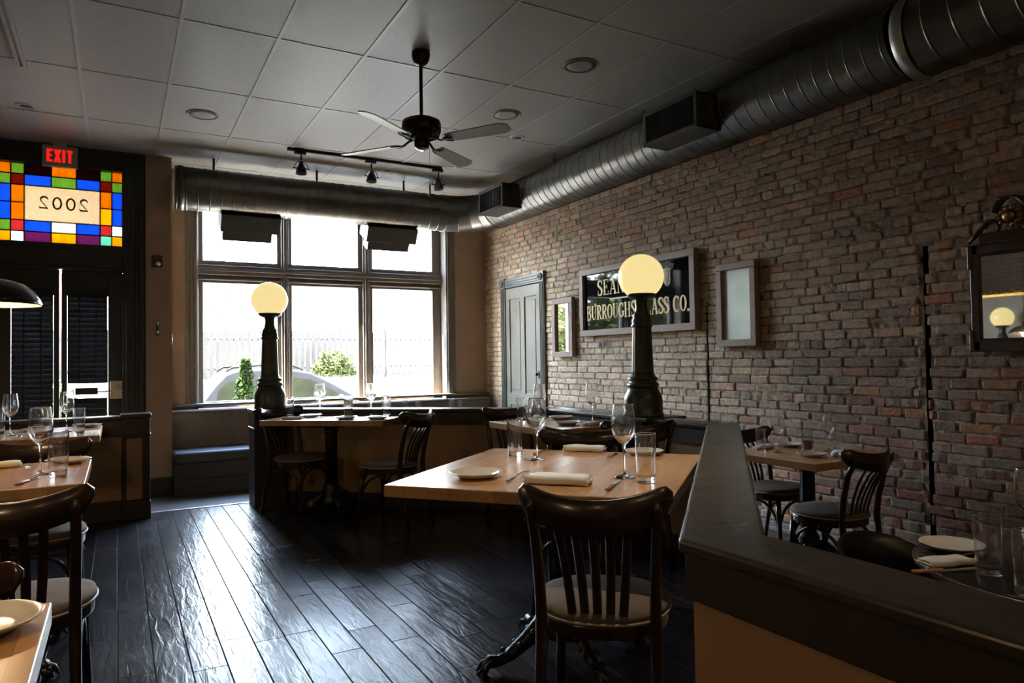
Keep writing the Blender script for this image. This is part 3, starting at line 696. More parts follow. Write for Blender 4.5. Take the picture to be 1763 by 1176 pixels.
def write(mb, text, M, h, wscale=1., depth=.002, space=0.06):
    x = 0.
    for ch in text:
        adv, st = letter(ch)
        for si, (pts, w) in enumerate(st):
            n = len(pts); P = [Vector((px * wscale + x, py)) * h for px, py in pts]
            L, R = [], []
            for i in range(n):
                d = P[min(i + 1, n - 1)] - P[max(i - 1, 0)]; d.normalize(); nn = Vector((-d.y, d.x))
                if isinstance(w, tuple):
                    tt = i / (n - 1); ww = w[0] + (w[1] - w[0]) * math.sin(min(tt * 2, 1) * PI / 2) if tt < .5 else w[1] + (w[2] - w[1]) * (1 - math.cos((tt - .5) * 2 * PI / 2))
                else: ww = w
                L.append(P[i] + nn * ww * h / 2); R.append(P[i] - nn * ww * h / 2)
            dz = depth * (1 + .03 * si); vs = []
            for a in (L, R):
                for q in a: vs += [M @ Vector((q.x, q.y, 0)), M @ Vector((q.x, q.y, dz))]
            fs = []
            b = 2 * n
            for i in range(n - 1):
                a0, a1 = 2 * i, 2 * i + 2
                fs += [(a0 + 1, b + a0 + 1, b + a1 + 1, a1 + 1), (a0, a1, b + a1, b + a0), (a0, a0 + 1, a1 + 1, a1), (b + a0, b + a1, b + a1 + 1, b + a0 + 1)]
            fs += [(0, b, b + 1, 1), (2 * n - 2, 2 * n - 1, b + 2 * n - 1, b + 2 * n - 2)]
            mb.add(vs, fs)
        x += (adv + space) * wscale
    return x * h
def text_w(text, h, wscale=1., space=.06): return sum((letter(c)[0] + space) * wscale for c in text) * h
nm = MB(); hh = .13
tw = text_w('2002', hh, 1.15, .12)
# the year reads from the street, so it is mirrored in here
write(nm, '2002', Matrix.Translation(((xc[2] + xc[5]) / 2 + tw / 2, gy - .004, (zt[2] + zt[4]) / 2 - .05)) @ Matrix(((-1, 0, 0, 0), (0, 0, 1, 0), (0, 1, 0, 0), (0, 0, 0, 1))), hh, 1.15, .002, .12)
nm.build('year_numerals', pmat('brown_painted_numerals', (.20, .13, .07), .7), w2)

# ------------------------------------------------------------------ dividers
def offset_path(pts, d):
    out = []
    P = [Vector(p) for p in pts]; n = len(P)
    for i in range(n):
        a = (P[i] - P[i - 1]).normalized() if i > 0 else (P[1] - P[0]).normalized()
        b = (P[i + 1] - P[i]).normalized() if i < n - 1 else a
        na = Vector((-a.y, a.x)); nb = Vector((-b.y, b.x)); m = (na + nb).normalized()
        out.append(P[i] + m * (d / max(.3, m.dot(na))))
    return out
PATH = [(1.13, 6.37), (3.015, 4.79), (3.010, 3.047), (1.075, 1.182), (1.084, -1.2)]  # inner edge of the cap
def band(mb, d0, d1, z0, z1, path=PATH):
    A = offset_path(path, d0); B = offset_path(path, d1); n = len(A)
    for i in range(n - 1):   # one closed ring of quads
        pass
    vs = []
    for a, b in zip(A, B): vs += [(a.x, a.y, z0), (b.x, b.y, z0), (b.x, b.y, z1), (a.x, a.y, z1)]
    fs = []
    for i in range(n - 1):
        o, q = 4 * i, 4 * i + 4
        for k in range(4): fs.append((o + k, o + (k + 1) % 4, q + (k + 1) % 4, q + k))
    fs += [(0, 1, 2, 3), (4 * n - 1, 4 * n - 2, 4 * n - 3, 4 * n - 4)]
    mb.add(vs, fs)
dv = thing('room_divider', 'long low angled divider with dark varnished cap and ochre panels round the big table', 'divider', (2.2, 3.4, 0))
dvo = Vector((2.2, 3.4, 0))
def rel(mb): mb.v = [(x - dvo.x, y - dvo.y, z) for x, y, z in mb.v]; return mb
m = MB(); band(m, .0, .186, .790, .822); rel(m).build('cap', M_cap, dv, bevel=.010, seg=3, label='dark varnished cap board')
m = MB(); band(m, .014, .172, .690, .792); rel(m).build('fascia', M_fascia, dv, bevel=.004)
m = MB(); band(m, .030, .156, LOW, .692); rel(m).build('panel', M_panel, dv, label='ochre painted panels')
m = MB(); band(m, .020, .032, .0, .115); rel(m).build('baseboard', M_fascia, dv, bevel=.004)
pp = MB().box(1.0, 1.262, 6.215, 6.50, LOW, .806); rel(pp).build('post', M_fascia, dv, bevel=.006)
pp = MB().box(.985, 1.278, 6.20, 6.515, .80, .830); pp.box(.993, 1.27, 6.208, 6.508, .66, .675); rel(pp).build('post_cap', M_cap, dv, bevel=.006)
pp = MB().box(2.99, 3.24, 3.60, 3.86, LOW, .80); rel(pp).build('post', M_fascia, dv, bevel=.006)
pp = MB().box(2.955, 3.305, 3.525, 3.895, .800, .828); rel(pp).build('post_cap', M_cap, dv, bevel=.006)

dv = thing('room_divider', 'low straight divider with ochre panel and square end post before the entrance door', 'divider', (-.8, 6.42, 0)); dvo = Vector((-.8, 6.42, 0))
m = MB().box(-3.0, .035, 6.335, 6.525, .79, .818); rel(m).build('cap', M_cap, dv, bevel=.008, label='dark varnished cap board')
m = MB().box(-3.0, .035, 6.35, 6.51, .66, .79); rel(m).build('fascia', M_fascia, dv, bevel=.004)
m = MB().box(-3.0, .035, 6.365, 6.50, LOW, .66); rel(m).build('panel', M_panel, dv, label='ochre painted panel')
m = MB().box(-3.0, .035, 6.352, 6.366, 0, .16); rel(m).build('baseboard', M_fascia, dv, bevel=.004)
m = MB().box(.03, .228, 6.335, 6.535, LOW, .80); m.box(.03, .236, 6.328, 6.54, .655, .672); m.box(.024, .232, 6.33, 6.54, 0, .14); rel(m).build('post', M_fascia, dv, bevel=.006)
m = MB().box(.06, .172, 6.328, 6.34, .16, .64); rel(m).build('panel', M_panel, dv, bevel=.003, label='ochre painted panel')
m = MB().box(.018, .238, 6.322, 6.548, .80, .832); rel(m).build('post_cap', M_cap, dv, bevel=.008)

# ------------------------------------------------------------------ window bench
bn = thing('window_bench', 'long upholstered bench built in under the front window', 'bench', (2.5, 8.5, LOW))
def br_(mb): mb.v = [(x - 2.5, y - 8.5, z - LOW) for x, y, z in mb.v]; return mb
m = MB(); m.box(.515, BX - .05, 8.22, WY, LOW, .165); m.box(.515, BX - .05, 8.205, 8.24, LOW, -.09); m.box(.515, BX - .05, 8.21, 8.25, -.02, .0)
br_(m).build('base', M_fascia, bn, bevel=.004)
m = MB(); n_ = 4
for k in range(n_):
    x0 = .515 + (BX - .56) / n_ * k; m.box(x0 + .002, x0 + (BX - .56) / n_ - .002, 8.17, 8.76, .165, .288)
br_(m).build('seat', M_bench, bn, bevel=.03, seg=3)
m = MB().box(.515, BX - .05, 8.70, 8.80, .27, .705); m.box(.515, BX - .05, 8.69, 8.80, .665, .70)
br_(m).build('backrest', M_benchback, bn, bevel=.02, seg=3)

# ------------------------------------------------------------------ ducts
def spiral(mb, org, ax, up, R, length, pitch=.115, seg=40, rib=.0045):
    A = Vector(ax); U = Vector(up); V = A.cross(U); O = Vector(org)
    nt_ = int(length / pitch) + 1
    prof = [(0., 0.), (.2, 0.), (.40, 0.), (.435, 0.), (.46, rib * .9), (.48, rib), (.50, rib * .9), (.525, 0.), (.56, 0.), (.78, 0.)]
    vs = []; np_ = len(prof); tot = nt_ * seg
    for i in range(tot + 1):
        th = 2 * PI * i / seg; base = i / seg * pitch - pitch
        for q, d in prof:
            s = min(max(base + q * pitch, 0), length); r = R + d
            vs.append(O + A * s + (U * math.cos(th) + V * math.sin(th)) * r)
    fs = []
    for i in range(tot):
        for k in range(np_):
            if k < np_ - 1: fs.append((i * np_ + k, i * np_ + k + 1, (i + 1) * np_ + k + 1, (i + 1) * np_ + k))
            elif i + seg + 1 <= tot: fs.append((i * np_ + k, (i + seg) * np_, (i + seg + 1) * np_, (i + 1) * np_ + k))
    mb.add(vs, fs, True)
DZ = 3.10; DR = .228; DX = 4.155; DFY = 8.21
du = thing('spiral_duct', 'grey galvanised spiral air duct running along the brick wall and across the window', 'duct', (DX, 4, DZ))
def rd(mb): mb.v = [(x - DX, y - 4, z - DZ) for x, y, z in mb.v]; return mb
m = MB(); spiral(m, (DX, 7.66, DZ), (0, -1, 0), (0, 0, 1), DR, 5.26); rd(m).build('wall_run', M_duct, du)
m = MB(); spiral(m, (DX, 2.36, DZ), (0, -1, 0), (0, 0, 1), DR + .012, 4.2, pitch=.15); rd(m).build('wall_run', M_duct, du)
m = MB().lathe([(DR + .014, 0), (DR + .018, .004), (DR + .018, .07), (DR + .014, .075)], 48, M=Matrix.Translation((DX, 2.44, DZ)) @ Matrix.Rotation(PI / 2, 4, 'X')); rd(m).build('collar', M_ductband, du, label='bright metal collar')
m = MB(); spiral(m, (3.63, DFY, DZ), (-1, 0, 0), (0, 0, 1), DR, 3.08); rd(m).build('window_run', M_duct, du)
m = MB(); m.lathe([(DR + .006, 0), (DR + .012, .005), (DR + .012, .055), (DR + .006, .06)], 48, M=Matrix.Translation((.552, DFY, DZ)) @ Matrix.Rotation(PI / 2, 4, 'Y'))
m.lathe([(0, 0), (DR + .004, 0), (DR + .004, .02), (0, .02)], 48, M=Matrix.Translation((.53, DFY, DZ)) @ Matrix.Rotation(PI / 2, 4, 'Y')); rd(m).build('end_cap', M_duct, du)
# four-gore elbow
m = MB(); RC = .54; cx, cy = DX - RC, DFY - RC; ng = 4; ringv = []
for k in range(ng + 1):
    a = PI / 2 * k / ng
    c = Vector((cx + RC * math.sin(a), cy + RC * math.cos(a), DZ)); nr = Vector((math.sin(a), math.cos(a), 0))
    sc = 1 / math.cos(PI / 4 / ng) if 0 < k < ng else 1
    for rr in ((DR + .002),):
        ringv.append([c + nr * (rr * math.cos(t) * sc) + Vector((0, 0, 1)) * (rr * math.sin(t)) for t in [2 * PI * i / 48 for i in range(48)]])
for k in range(ng):
    m.add(ringv[k] + ringv[k + 1], [(i, (i + 1) % 48, 48 + (i + 1) % 48, 48 + i) for i in range(48)], True)
for k in range(ng + 1):
    m.tube([v for v in ringv[k]], .006, 6, closed=True)
rd(m).build('elbow', M_duct, du)
for x in (.915, 2.03, 3.1):
    m = MB().box(x - .012, x + .012, DFY - .003, DFY + .003, DZ + DR - .01, CEIL); rd(m).build('hanger_strap', M_register, du)
for y in (6.4, 4.9, 3.3):
    m = MB().box(DX - .003, DX + .003, y - .012, y + .012, DZ + DR - .01, CEIL); rd(m).build('hanger_strap', M_register, du)

def wall_register(y0, y1, z0, z1, label):
    cy = (y0 + y1) / 2; r = thing('air_register', label, 'air vent', (3.75, cy, z0), 0, 'supply registers on the wall duct')
    h = (y1 - y0) / 2; H = z1 - z0; b = MB()
    b.box(0, .27, -h, -h + .012, 0, H); b.box(0, .27, h - .012, h, 0, H); b.box(0, .27, -h, h, 0, .012); b.box(0, .27, -h, h, H - .012, H); b.box(.09, .10, -h, h, 0, H)
    b.build('box', M_register, r)
    b = MB(); q = .024
    b.box(-.008, .004, -h - .006, h + .006, -.006, q); b.box(-.008, .004, -h - .006, h + .006, H - q, H + .006); b.box(-.008, .004, -h - .006, -h + q, 0, H); b.box(-.008, .004, h - q, h + .006, 0, H)
    b.build('face_frame', M_register, r, bevel=.002)
    b = MB(); n = 30
    for i in range(n):
        y = -h + q + (2 * h - 2 * q) * (i + .5) / n; b.box(.004, .03, y - .0025, y + .0025, q - .004, H - q + .004)
    b.build('louvres', M_black, r)
wall_register(3.83, 4.42, 2.935, 3.20, 'grey louvred supply register box on the wall duct, above the framed sign')
wall_register(6.84, 7.42, 2.935, 3.20, 'grey louvred supply register box on the duct beside the elbow')
def drop_register(x0, x1, label):
    r = thing('drop_register', label, 'air vent', ((x0 + x1) / 2, DFY, 2.6), 0, 'registers under the window duct')
    h = (x1 - x0) / 2; M = Matrix.Translation((0, 0, .45)) @ Matrix.Rotation(math.radians(28), 4, 'X') @ Matrix.Translation((0, 0, -.45))
    MB().box(-h, h, -.155, .155, .105, .30, M=M).build('box', M_register, r, bevel=.004)
    MB().box(-h + .025, h - .085, -.15, .04, .0, .106, M=M).build('boot', M_register, r, bevel=.003)
    b = MB()
    for i in range(7): b.box(-h + .05, h - .10, -.13 + .022 * i, -.127 + .022 * i, -.006, .004, M=M)
    b.build('louvres', M_ductband, r)
drop_register(.985, 1.615, 'dark register box hanging under the window duct, over the first pane')
drop_register(2.625, 3.265, 'dark register box hanging under the window duct, over the third pane')

# ------------------------------------------------------------------ ceiling fan
fan = thing('ceiling_fan', 'bronze ceiling fan with four pale blades on a long rod', 'ceiling fan', (1.92, 4.71, CEIL))
MB().lathe([(.0, 0), (.065, 0), (.068, -.02), (.062, -.055), (.045, -.085), (.022, -.10), (0, -.10)], 28).build('canopy', M_fanwood, fan)
MB().tube([(0, 0, -.08), (0, 0, -.50)], .0125, 14).build('rod', M_black, fan)
mo = MB().lathe([(0, -.47), (.03, -.475), (.10, -.492), (.137, -.51), (.142, -.53), (.142, -.578), (.136, -.592), (.10, -.605), (0, -.61)], 36)
MO = mo.build('motor_housing', M_fanwood, fan)
v = MB()
for i in range(36):
    a = 2 * PI * i / 36; ca_, sa_ = math.cos(a), math.sin(a); v.tube([(.132 * ca_, .132 * sa_, -.592), (.125 * ca_, .125 * sa_, -.618), (.07 * ca_, .07 * sa_, -.632)], .0028, 5)
v.lathe([(.075, -.60), (.08, -.628), (.06, -.64), (0, -.64)], 24); v.build('vent_ring', M_black, MO)
sw = MB().lathe([(0, -.63), (.05, -.635), (.054, -.65), (.054, -.69), (.046, -.705), (0, -.705)], 28).build('switch_housing', M_fanwood, fan)
MB().lathe([(0, -.704), (.036, -.704), (.03, -.716), (0, -.718)], 20).build('cap', M_steel, sw)
ch = MB()
ch.tube([(.045, -.02, -.69), (.05, -.025, -.72), (.05, -.025, -.96)], .0014, 5); ch.lathe([(0, 0), (.006, .01), (.007, .08), (.004, .10), (0, .10)], 10, c=(.05, -.025, -1.06)); ch.build('pull_chain', M_fanwood, fan)
for k in range(4):
    az = math.radians(65 + 90 * k - 29.3)
    Mx = Matrix.Rotation(az, 4, 'Z')
    b = MB(); n = 10; pts = []
    for i in range(n + 1):
        t = i / n; r = .21 + .49 * t; w = .052 + .016 * t
        if t > .85: w *= math.sqrt(max(0, 1 - ((t - .85) / .15) ** 2 * .75))
        pts.append((r, w))
    tilt = Matrix.Rotation(math.radians(-13), 4, 'X')
    outline = [(r, w) for r, w in pts] + [(r, -w) for r, w in reversed(pts)]
    b.prism(outline, -.004, .004, M=Mx @ Matrix.Translation((0, 0, -.655)) @ tilt)
    bl = b.build('blade', M_blade, fan, bevel=.002)
    a = MB(); a.tube([Mx @ Vector(p) for p in ((.06, 0, -.622), (.11, .0, -.64), (.16, 0, -.668), (.21, 0, -.664), (.25, 0, -.662))], [(.008, .011), (.008, .010), (.006, .013), (.005, .022), (.004, .014)], 8)
    for s_ in (-1, 1): a.tube([Mx @ tilt_ for tilt_ in [Vector((.17, 0, -.666)), Vector((.20, .03 * s_, -.666)), Vector((.245, .036 * s_, -.664 - .008 * s_))]], .005, 6)
    a.build('blade_bracket', M_black, fan)

# ------------------------------------------------------------------ track lights
tl = thing('track_light', 'black three-head track light on the ceiling before the window', 'track light', (2.4, 7.45, CEIL))
MB().box(-.86, .88, -.018, .018, -.032, 0).build('track', M_black, tl, bevel=.002)
for x, tlt in ((-.72, 0), (.04, .05), (.84, -.1)):
    hd = MB(); M = Matrix.Translation((x, 0, -.235)) @ Matrix.Rotation(tlt, 4, 'Y')
    hd.lathe([(.0, .10), (.018, .10), (.024, .075), (.05, .02), (.058, -.03), (.052, -.03), (.044, .01), (.0, .05)], 24, M=M)
    h_ = hd.build('spot_head', M_black, tl)
    y = MB(); y.tube([(x, 0, -.03), (x, 0, -.12)], .010, 10); y.box(x - .07, x + .05, -.024, .024, -.06, -.028)
    y.tube([M @ Vector((.07 * math.cos(t), 0, .03 + .075 * math.sin(t))) for t in [PI * i / 12 for i in range(13)]], (.004), 6)
    y.tube([M @ Vector((-.085, 0, .03)), M @ Vector((.085, 0, .03))], .006, 8); y.build('bracket', M_black, h_)
tk = thing('ceiling_track', 'empty grey lighting track fixed to the ceiling, no heads on it', 'track', (-.615, 4.9, CEIL))
t = MB().box(-.03, -.008, -1.6, 1.33, -.028, 0); t.box(.008, .03, -1.6, 1.33, -.028, 0); t.box(-.03, .03, -1.6, 1.33, -.008, 0); t.build('rail', M_tbar, tk, bevel=.002)
MB().box(-.032, .032, 1.32, 1.36, -.03, 0).build('end_cap', M_tbar, tk, bevel=.002)

M_spk = pmat('grey_speaker_grille', (.20, .195, .175), .5, noise=.2, nscale=200)
def speaker(x, y, label):
    s = thing('ceiling_speaker', label, 'speaker', (x, y, CEIL), 0, 'round ceiling speakers')
    MB().lathe([(.0, -.004), (.118, -.004), (.122, -.010), (.130, -.010), (.136, -.004), (.136, 0)], 40, caps=False).build('grille_ring', M_spk, s)
    MB().lathe([(0, -.0065), (.07, -.0065), (.117, -.0045)], 36).build('grille', M_spk, s)
speaker(.665, 6.79, 'round grey ceiling speaker nearest the entrance door')
speaker(3.10, 5.56, 'round grey ceiling speaker beyond the fan, nearest the track light')
speaker(3.09, 4.36, 'round grey ceiling speaker on this side of the fan, by the wall duct')
def downlight(x, y, label):
    s = thing('recessed_downlight', label, 'downlight', (x, y, CEIL), 0, 'small recessed downlights')
    MB().lathe([(.045, -.002), (.048, -.008), (.072, -.007), (.078, 0)], 32, caps=False).build('trim_ring', M_tbar, s)
    MB().lathe([(.0, -.0015), (.046, -.0015), (.047, -.004)], 24).build('lamp_recess', M_black, s)
downlight(-.687, 7.24, 'small dark recessed downlight above the exit sign')
downlight(3.52, 6.10, 'small dark recessed downlight by the fan blade tip')

# ------------------------------------------------------------------ exit sign, strobe, hook, switch
ex = thing('exit_sign', 'lit red EXIT sign hanging under the ceiling by the entrance', 'exit sign', (-.495, 8.20, 3.19))
MB().box(-.147, .147, -.022, .022, 0, .205).build('housing', M_exitbody, ex, bevel=.004)
MB().box(-.06, .06, -.02, .02, .205, CEIL - 3.19).build('mount', M_exitbody, ex, bevel=.003)
x_ = MB(); wtx = text_w('exit', .125, .70, .10)
write(x_, 'exit', Matrix.Translation((-wtx / 2 + .004, -.0225, .042)) @ Matrix(((1, 0, 0, 0), (0, 0, -1, 0), (0, 1, 0, 0), (0, 0, 0, 1))), .125, .70, .002, .10)
x_.build('lettering', M_exitred, ex, label='glowing red letters EXIT')
st = thing('fire_alarm_strobe', 'small dark red fire alarm strobe on the tan wall', 'fire alarm', (.367, DY, 2.26))
MB().box(-.052, .052, -.04, 0, 0, .125).build('body', M_red, st, bevel=.008)
MB().ball((.01, -.045, .035), .022, 14, 8, (1.1, .7, 1)).build('lens', M_white, st, label='clear strobe lens')
hk = thing('coat_hook', 'small dark metal coat hook on the tan wall below the alarm', 'coat hook', (.371, DY, 1.53))
MB().box(-.012, .012, -.006, 0, 0, .12).build('plate', M_iron, hk, bevel=.002)
b = MB(); b.tube(arc((0, -.004, .09), (0, -.07, .09), (0, -.075, .13), 6), .005, 8); b.ball((0, -.075, .133), .011, 10, 6); b.tube(arc((0, -.004, .04), (0, -.05, .0), (0, -.055, .04), 6), .005, 8); b.ball((0, -.055, .043), .010, 10, 6)
b.build('prongs', M_steel, hk)
tw_ = thing('wall_switch', 'small white switch plate on the return of the tan wall by the window', 'switch', (.511, 8.52, 1.44))
MB().box(0, .012, -.035, .035, 0, .115).build('plate', M_white, tw_, bevel=.003)
MB().box(.012, .018, -.008, .008, .04, .075).build('toggle', M_white, tw_, bevel=.002)

# ------------------------------------------------------------------ lamp posts with opal globes
def lamp(x, y, z, rot, label, group='globe lamps on the divider posts'):
    L = thing('globe_lamp', label, 'lamp', (x, y, z), rot, group)
    MB().lathe([(0, 0), (.134, 0), (.135, .012), (.130, .020), (.129, .105), (.127, .125), (.118, .15), (.106, .172), (.1, .19), (0, .19)], 44).build('base', M_lamppost, L)
    b = MB().lathe([(0, .185), (.098, .188), (.106, .198), (.108, .212), (.100, .222), (.092, .226), (.091, .236), (.1, .243), (.101, .253), (.09, .262), (.082, .266), (.081, .28), (0, .28)], 40)
    b.build('lower_ring', M_lamppost, L)
    b = MB().lathe([(.073, .262), (.072, .30), (.062, .60), (.062, .605)], 64, fac=lambda a, k: 1 + .022 * math.cos(16 * a))
    b.build('fluted_shaft', M_lamppost, L)
    b = MB().lathe([(0, .595), (.066, .596), (.073, .602), (.073, .612), (.064, .622), (.068, .632), (.066, .65), (.058, .66), (.062, .668), (.058, .684), (.049, .695), (.044, .71), (.041, .74), (.042, .775), (.050, .79), (0, .79)], 36)
    b.build('collar', M_lamppost, L)
    MB().lathe([(0, .78), (.05, .785), (.085, .80), (.097, .815), (.097, .825), (.088, .828), (0, .828)], 36).build('fitter', M_lamppost, L)
    R = .153
    MB().ball((0, 0, .82 + R * .79), R, 48, 28).build('globe', M_globe, L, label='lit warm white opal glass globe')
    return L
l1 = lamp(1.155, 6.36, .830, .2, 'globe lamp on the divider post beside the window bench')
dup(l1, (3.10, 3.72, .828), .5, 'globe lamp in front of the black glass sign')
dup(l1, (-2.62, 5.62, .80), .1, 'globe lamp by the far side wall, seen in the carved mirror')

# ------------------------------------------------------------------ pendants
def pendant(x, y, z, label):
    P = thing('pendant_lamp', label, 'pendant lamp', (x, y, z), 0, 'black pendant shades over the tables')
    sh = [(.180, 0), (.183, .004), (.176, .024), (.155, .058), (.115, .088), (.070, .102), (.034, .110), (.026, .125), (.022, .15), (.012, .162), (0, .162)]
    MB().lathe(sh, 48, caps=False).build('shade', M_blackgloss, P)
    inn = [(.179, .001), (.172, .022), (.150, .054), (.112, .083), (.068, .097), (.0, .102)]
    MB().lathe(inn, 48, caps=False).build('shade_lining', M_shadein, P)
    MB().tube([(0, 0, .155), (0, 0, CEIL - z)], .004, 8).build('cord', M_black, P)
    MB().lathe([(0, 0), (.05, 0), (.05, -.018), (.02, -.03), (0, -.03)], 24, c=(0, 0, CEIL - z)).build('canopy', M_black, P)
    MB().ball((0, 0, .055), .03, 16, 10).build('bulb', BULB, P)
    ld_ = bpy.data.lights.new('pendant_light', 'POINT'); ld_.energy = 7; ld_.color = (1, .68, .36); ld_.shadow_soft_size = .03
    lo = bpy.data.objects.new('pendant_light', ld_); COL.objects.link(lo); lo.parent = P; lo.location = (0, 0, .012)
    return P
BULB = pmat('warm_bulb', (1, .8, .5), .4, emit=(1, .72, .38), estr=5)
p1 = pendant(-.46, 3.58, 1.478, 'black enamel pendant shade hanging over the first table from the entrance side')
dup(p1, (-.62, 1.15, 1.478), 0, 'black enamel pendant shade over the nearest table')
dup(p1, (-1.9, 5.0, 1.478), 0, 'black enamel pendant shade by the side wall, seen in the carved mirror')
# the duplicated shades burn too
for o in [o for o in S.objects if o.name.startswith('pendant_lamp.')]:
    pass

DLM = pmat('lit_downlight_lens', (.9, .8, .6), .5, emit=(1, .72, .42), estr=20)
for x, y, w, lb in ((1.75, 2.15, 130, 'lit recessed downlight over the large square table'), (2.5, 1.0, 5, 'lit recessed downlight over the round table'), (-.5, 2.4, 90, 'lit recessed downlight between the tables on the entrance side'), (.3, -.6, 120, 'lit recessed downlight behind the viewer')):
    s = thing('recessed_downlight', lb, 'downlight', (x, y, CEIL), 0, 'lit recessed downlights')
    MB().lathe([(.045, -.002), (.048, -.008), (.072, -.007), (.078, 0)], 32, caps=False).build('trim_ring', M_tbar, s)
    MB().lathe([(.0, -.0015), (.046, -.0015), (.047, -.004)], 24).build('lens', DLM, s)
    sl = bpy.data.lights.new('downlight_beam', 'SPOT'); sl.energy = w; sl.color = (1, .82, .60); sl.spot_size = .85; sl.spot_blend = .9; sl.shadow_soft_size = .045
    so_ = bpy.data.objects.new('downlight_beam', sl); COL.objects.link(so_); so_.parent = s; so_.location = (0, 0, -.02)
# unseen ceiling lamps added behind the camera as warm fill
for x, y in ((-1.5, -1.6), (1.5, -1.8), (3.2, -.9)):
    s = thing('fill_lamp', 'added warm fill lamp on the unseen ceiling at the back', 'ceiling lamp', (x, y, CEIL), 0, 'added fill lamps at the back')
    MB().lathe([(.0, -.07), (.10, -.068), (.15, -.05), (.17, 0)], 32).build('diffuser', pmat('fill_diffuser', (.9, .8, .6), .5, emit=(1, .66, .34), estr=27), s)
    MB().lathe([(.172, -.03), (.18, -.03), (.18, 0), (.172, 0)], 32, caps=False).build('rim', M_black, s)

# ------------------------------------------------------------------ pedestal tables
def pedestal(t, top, spread=.34, fluted=True, rot=PI / 4):
    H = top
    prof = [(.0, .10), (.10, .10), (.105, .125), (.085, .145), (.088, .165), (.065, .20), (.07, .22), (.055, .245), (.048, .27)]
    c = MB().lathe([(r, z) for r, z in prof] + [(.048, .27)], 32)
    c.lathe([(.046, .26), (.044, H - .12), (.044, H - .10)], 48, fac=lambda a, k: 1 + .05 * math.cos(12 * a))
    c.lathe([(.048, H - .12), (.06, H - .105), (.05, H - .09), (.06, H - .07), (.075, H - .055), (.0, H - .05)], 32)
    c.build('column', M_iron, t)
    b = MB()
    for k in range(4):
        M = Matrix.Rotation(k * PI / 2 + rot, 4, 'Z')
        b.tube([M @ Vector(p) for p in ((0, 0, H - .062), (.12, 0, H - .058), (.26, 0, H - .05))], [(.008, .02), (.007, .016), (.004, .012)], 8)
    b.build('top_spider', M_iron, t)
    for k in range(4):
        M = Matrix.Rotation(k * PI / 2 + rot, 4, 'Z'); f = MB(); s = spread
        P = [(.04, 0, .17), (.10, 0, .155), (.17, 0, .10), (.24, 0, .058), (s - .05, 0, .04), (s - .01, 0, .045), (s + .015, 0, .03)]
        f.tube([M @ Vector(p) for p in P], [(.040, .030), (.040, .032), (.032, .030), (.026, .026), (.022, .022), (.026, .026), (.010, .012)], 12)
        for q, (r, z, w) in enumerate(((.09, .165, .030), (.15, .118, .026), (.21, .078, .022), (.265, .058, .018))):
            for s_ in (-1, 1): f.ball(M @ Vector((r, s_ * (.026 - .002 * q), z + .012)), w * .7, 10, 6)
        for s_ in (-1, 0, 1): f.tube([M @ Vector(p) for p in ((s - .03, .014 * s_, .045), (s + .012, .024 * s_, .036), (s + .035, .030 * s_, .004))], [.012, .011, .004], 8)
        f.ball(M @ Vector((s + .012, 0, .018)), .0178, 12, 8)
        f.build('claw_foot', M_iron, t)
def sq_table(name, label, x, y, floor, w, d, rot, top=.77, thick=.044, sp=.34, mat=None):
    t = thing(name, label, 'table', (x, y, floor), rot, None); h = top - floor
    MB().box(-w / 2, w / 2, -d / 2, d / 2, h - thick, h).build('tabletop', mat or M_table, t, bevel=.004, seg=3, label='honey brown wooden top')
    pedestal(t, h, sp)
    return t
v_ = Vector((.760, .649)); u_ = Vector((.649, -.760))
TOP = .77; TOPL = .595
def tcen(nl, u, w, v, d): c = Vector(nl) + Vector(u) * w / 2 + Vector(v) * d / 2; return c.x, c.y
c = tcen((.845, 2.478), u_, 1.03, v_, 1.09); sq_table('dining_table', 'large square wooden table in the crook of the divider, front chair pushed in', c[0], c[1], 0, 1.03, 1.09, math.atan2(u_.y, u_.x))
u2 = Vector((.773, -.634)); v2 = Vector((.634, .773))
c = tcen((.97, 5.80), u2, 1.02, v2, .40); sq_table('dining_table', 'wooden table along the divider by the first globe lamp, bright with window glare', c[0], c[1], 0, 1.02, .40, math.atan2(u2.y, u2.x), sp=.13)
sq_table('dining_table', 'wooden table against the divider below the second globe lamp', 2.67, 4.17, 0, .60, .82, 0, sp=.17)
sq_table('dining_table', 'wooden table under the black pendant lamp', -.485, 3.575, 0, .75, .81, 0)
sq_table('dining_table', 'wooden table beside the straight divider near the entrance door', -.475, 5.73, 0, .75, .88, 0)
sq_table('dining_table', 'nearest wooden table with a pale edge, only a corner in view', -.485, 1.235, 0, .75, .77, 0)
sq_table('dining_table', 'reddish wooden table standing against the brick wall', 3.87, 3.04, LOW, .78, .74, 0, top=TOPL, sp=.18)
for x, lb in ((2.15, 'table at the window bench behind the divider, nearer the entrance'), (3.32, 'table at the window bench behind the divider, nearer the brick wall')):
    sq_table('bench_table', 'wooden ' + lb, x, 7.80, LOW, .92, .62, 0, top=TOPL, sp=.26)
rt = thing('bistro_table', 'dark round table laid for two beyond the divider cap', 'table', (2.42, .98, LOW))
MB().lathe([(0, .728), (.405, .728), (.418, .735), (.42, .745), (.418, .757), (.408, .760), (0, .760)], 64).build('tabletop', M_darktop, rt)
MB().lathe([(.4205, .738), (.425, .742), (.425, .752), (.4205, .756)], 64, closed=True).build('edge_band', M_steel, rt)
pedestal(rt, .735, .28)

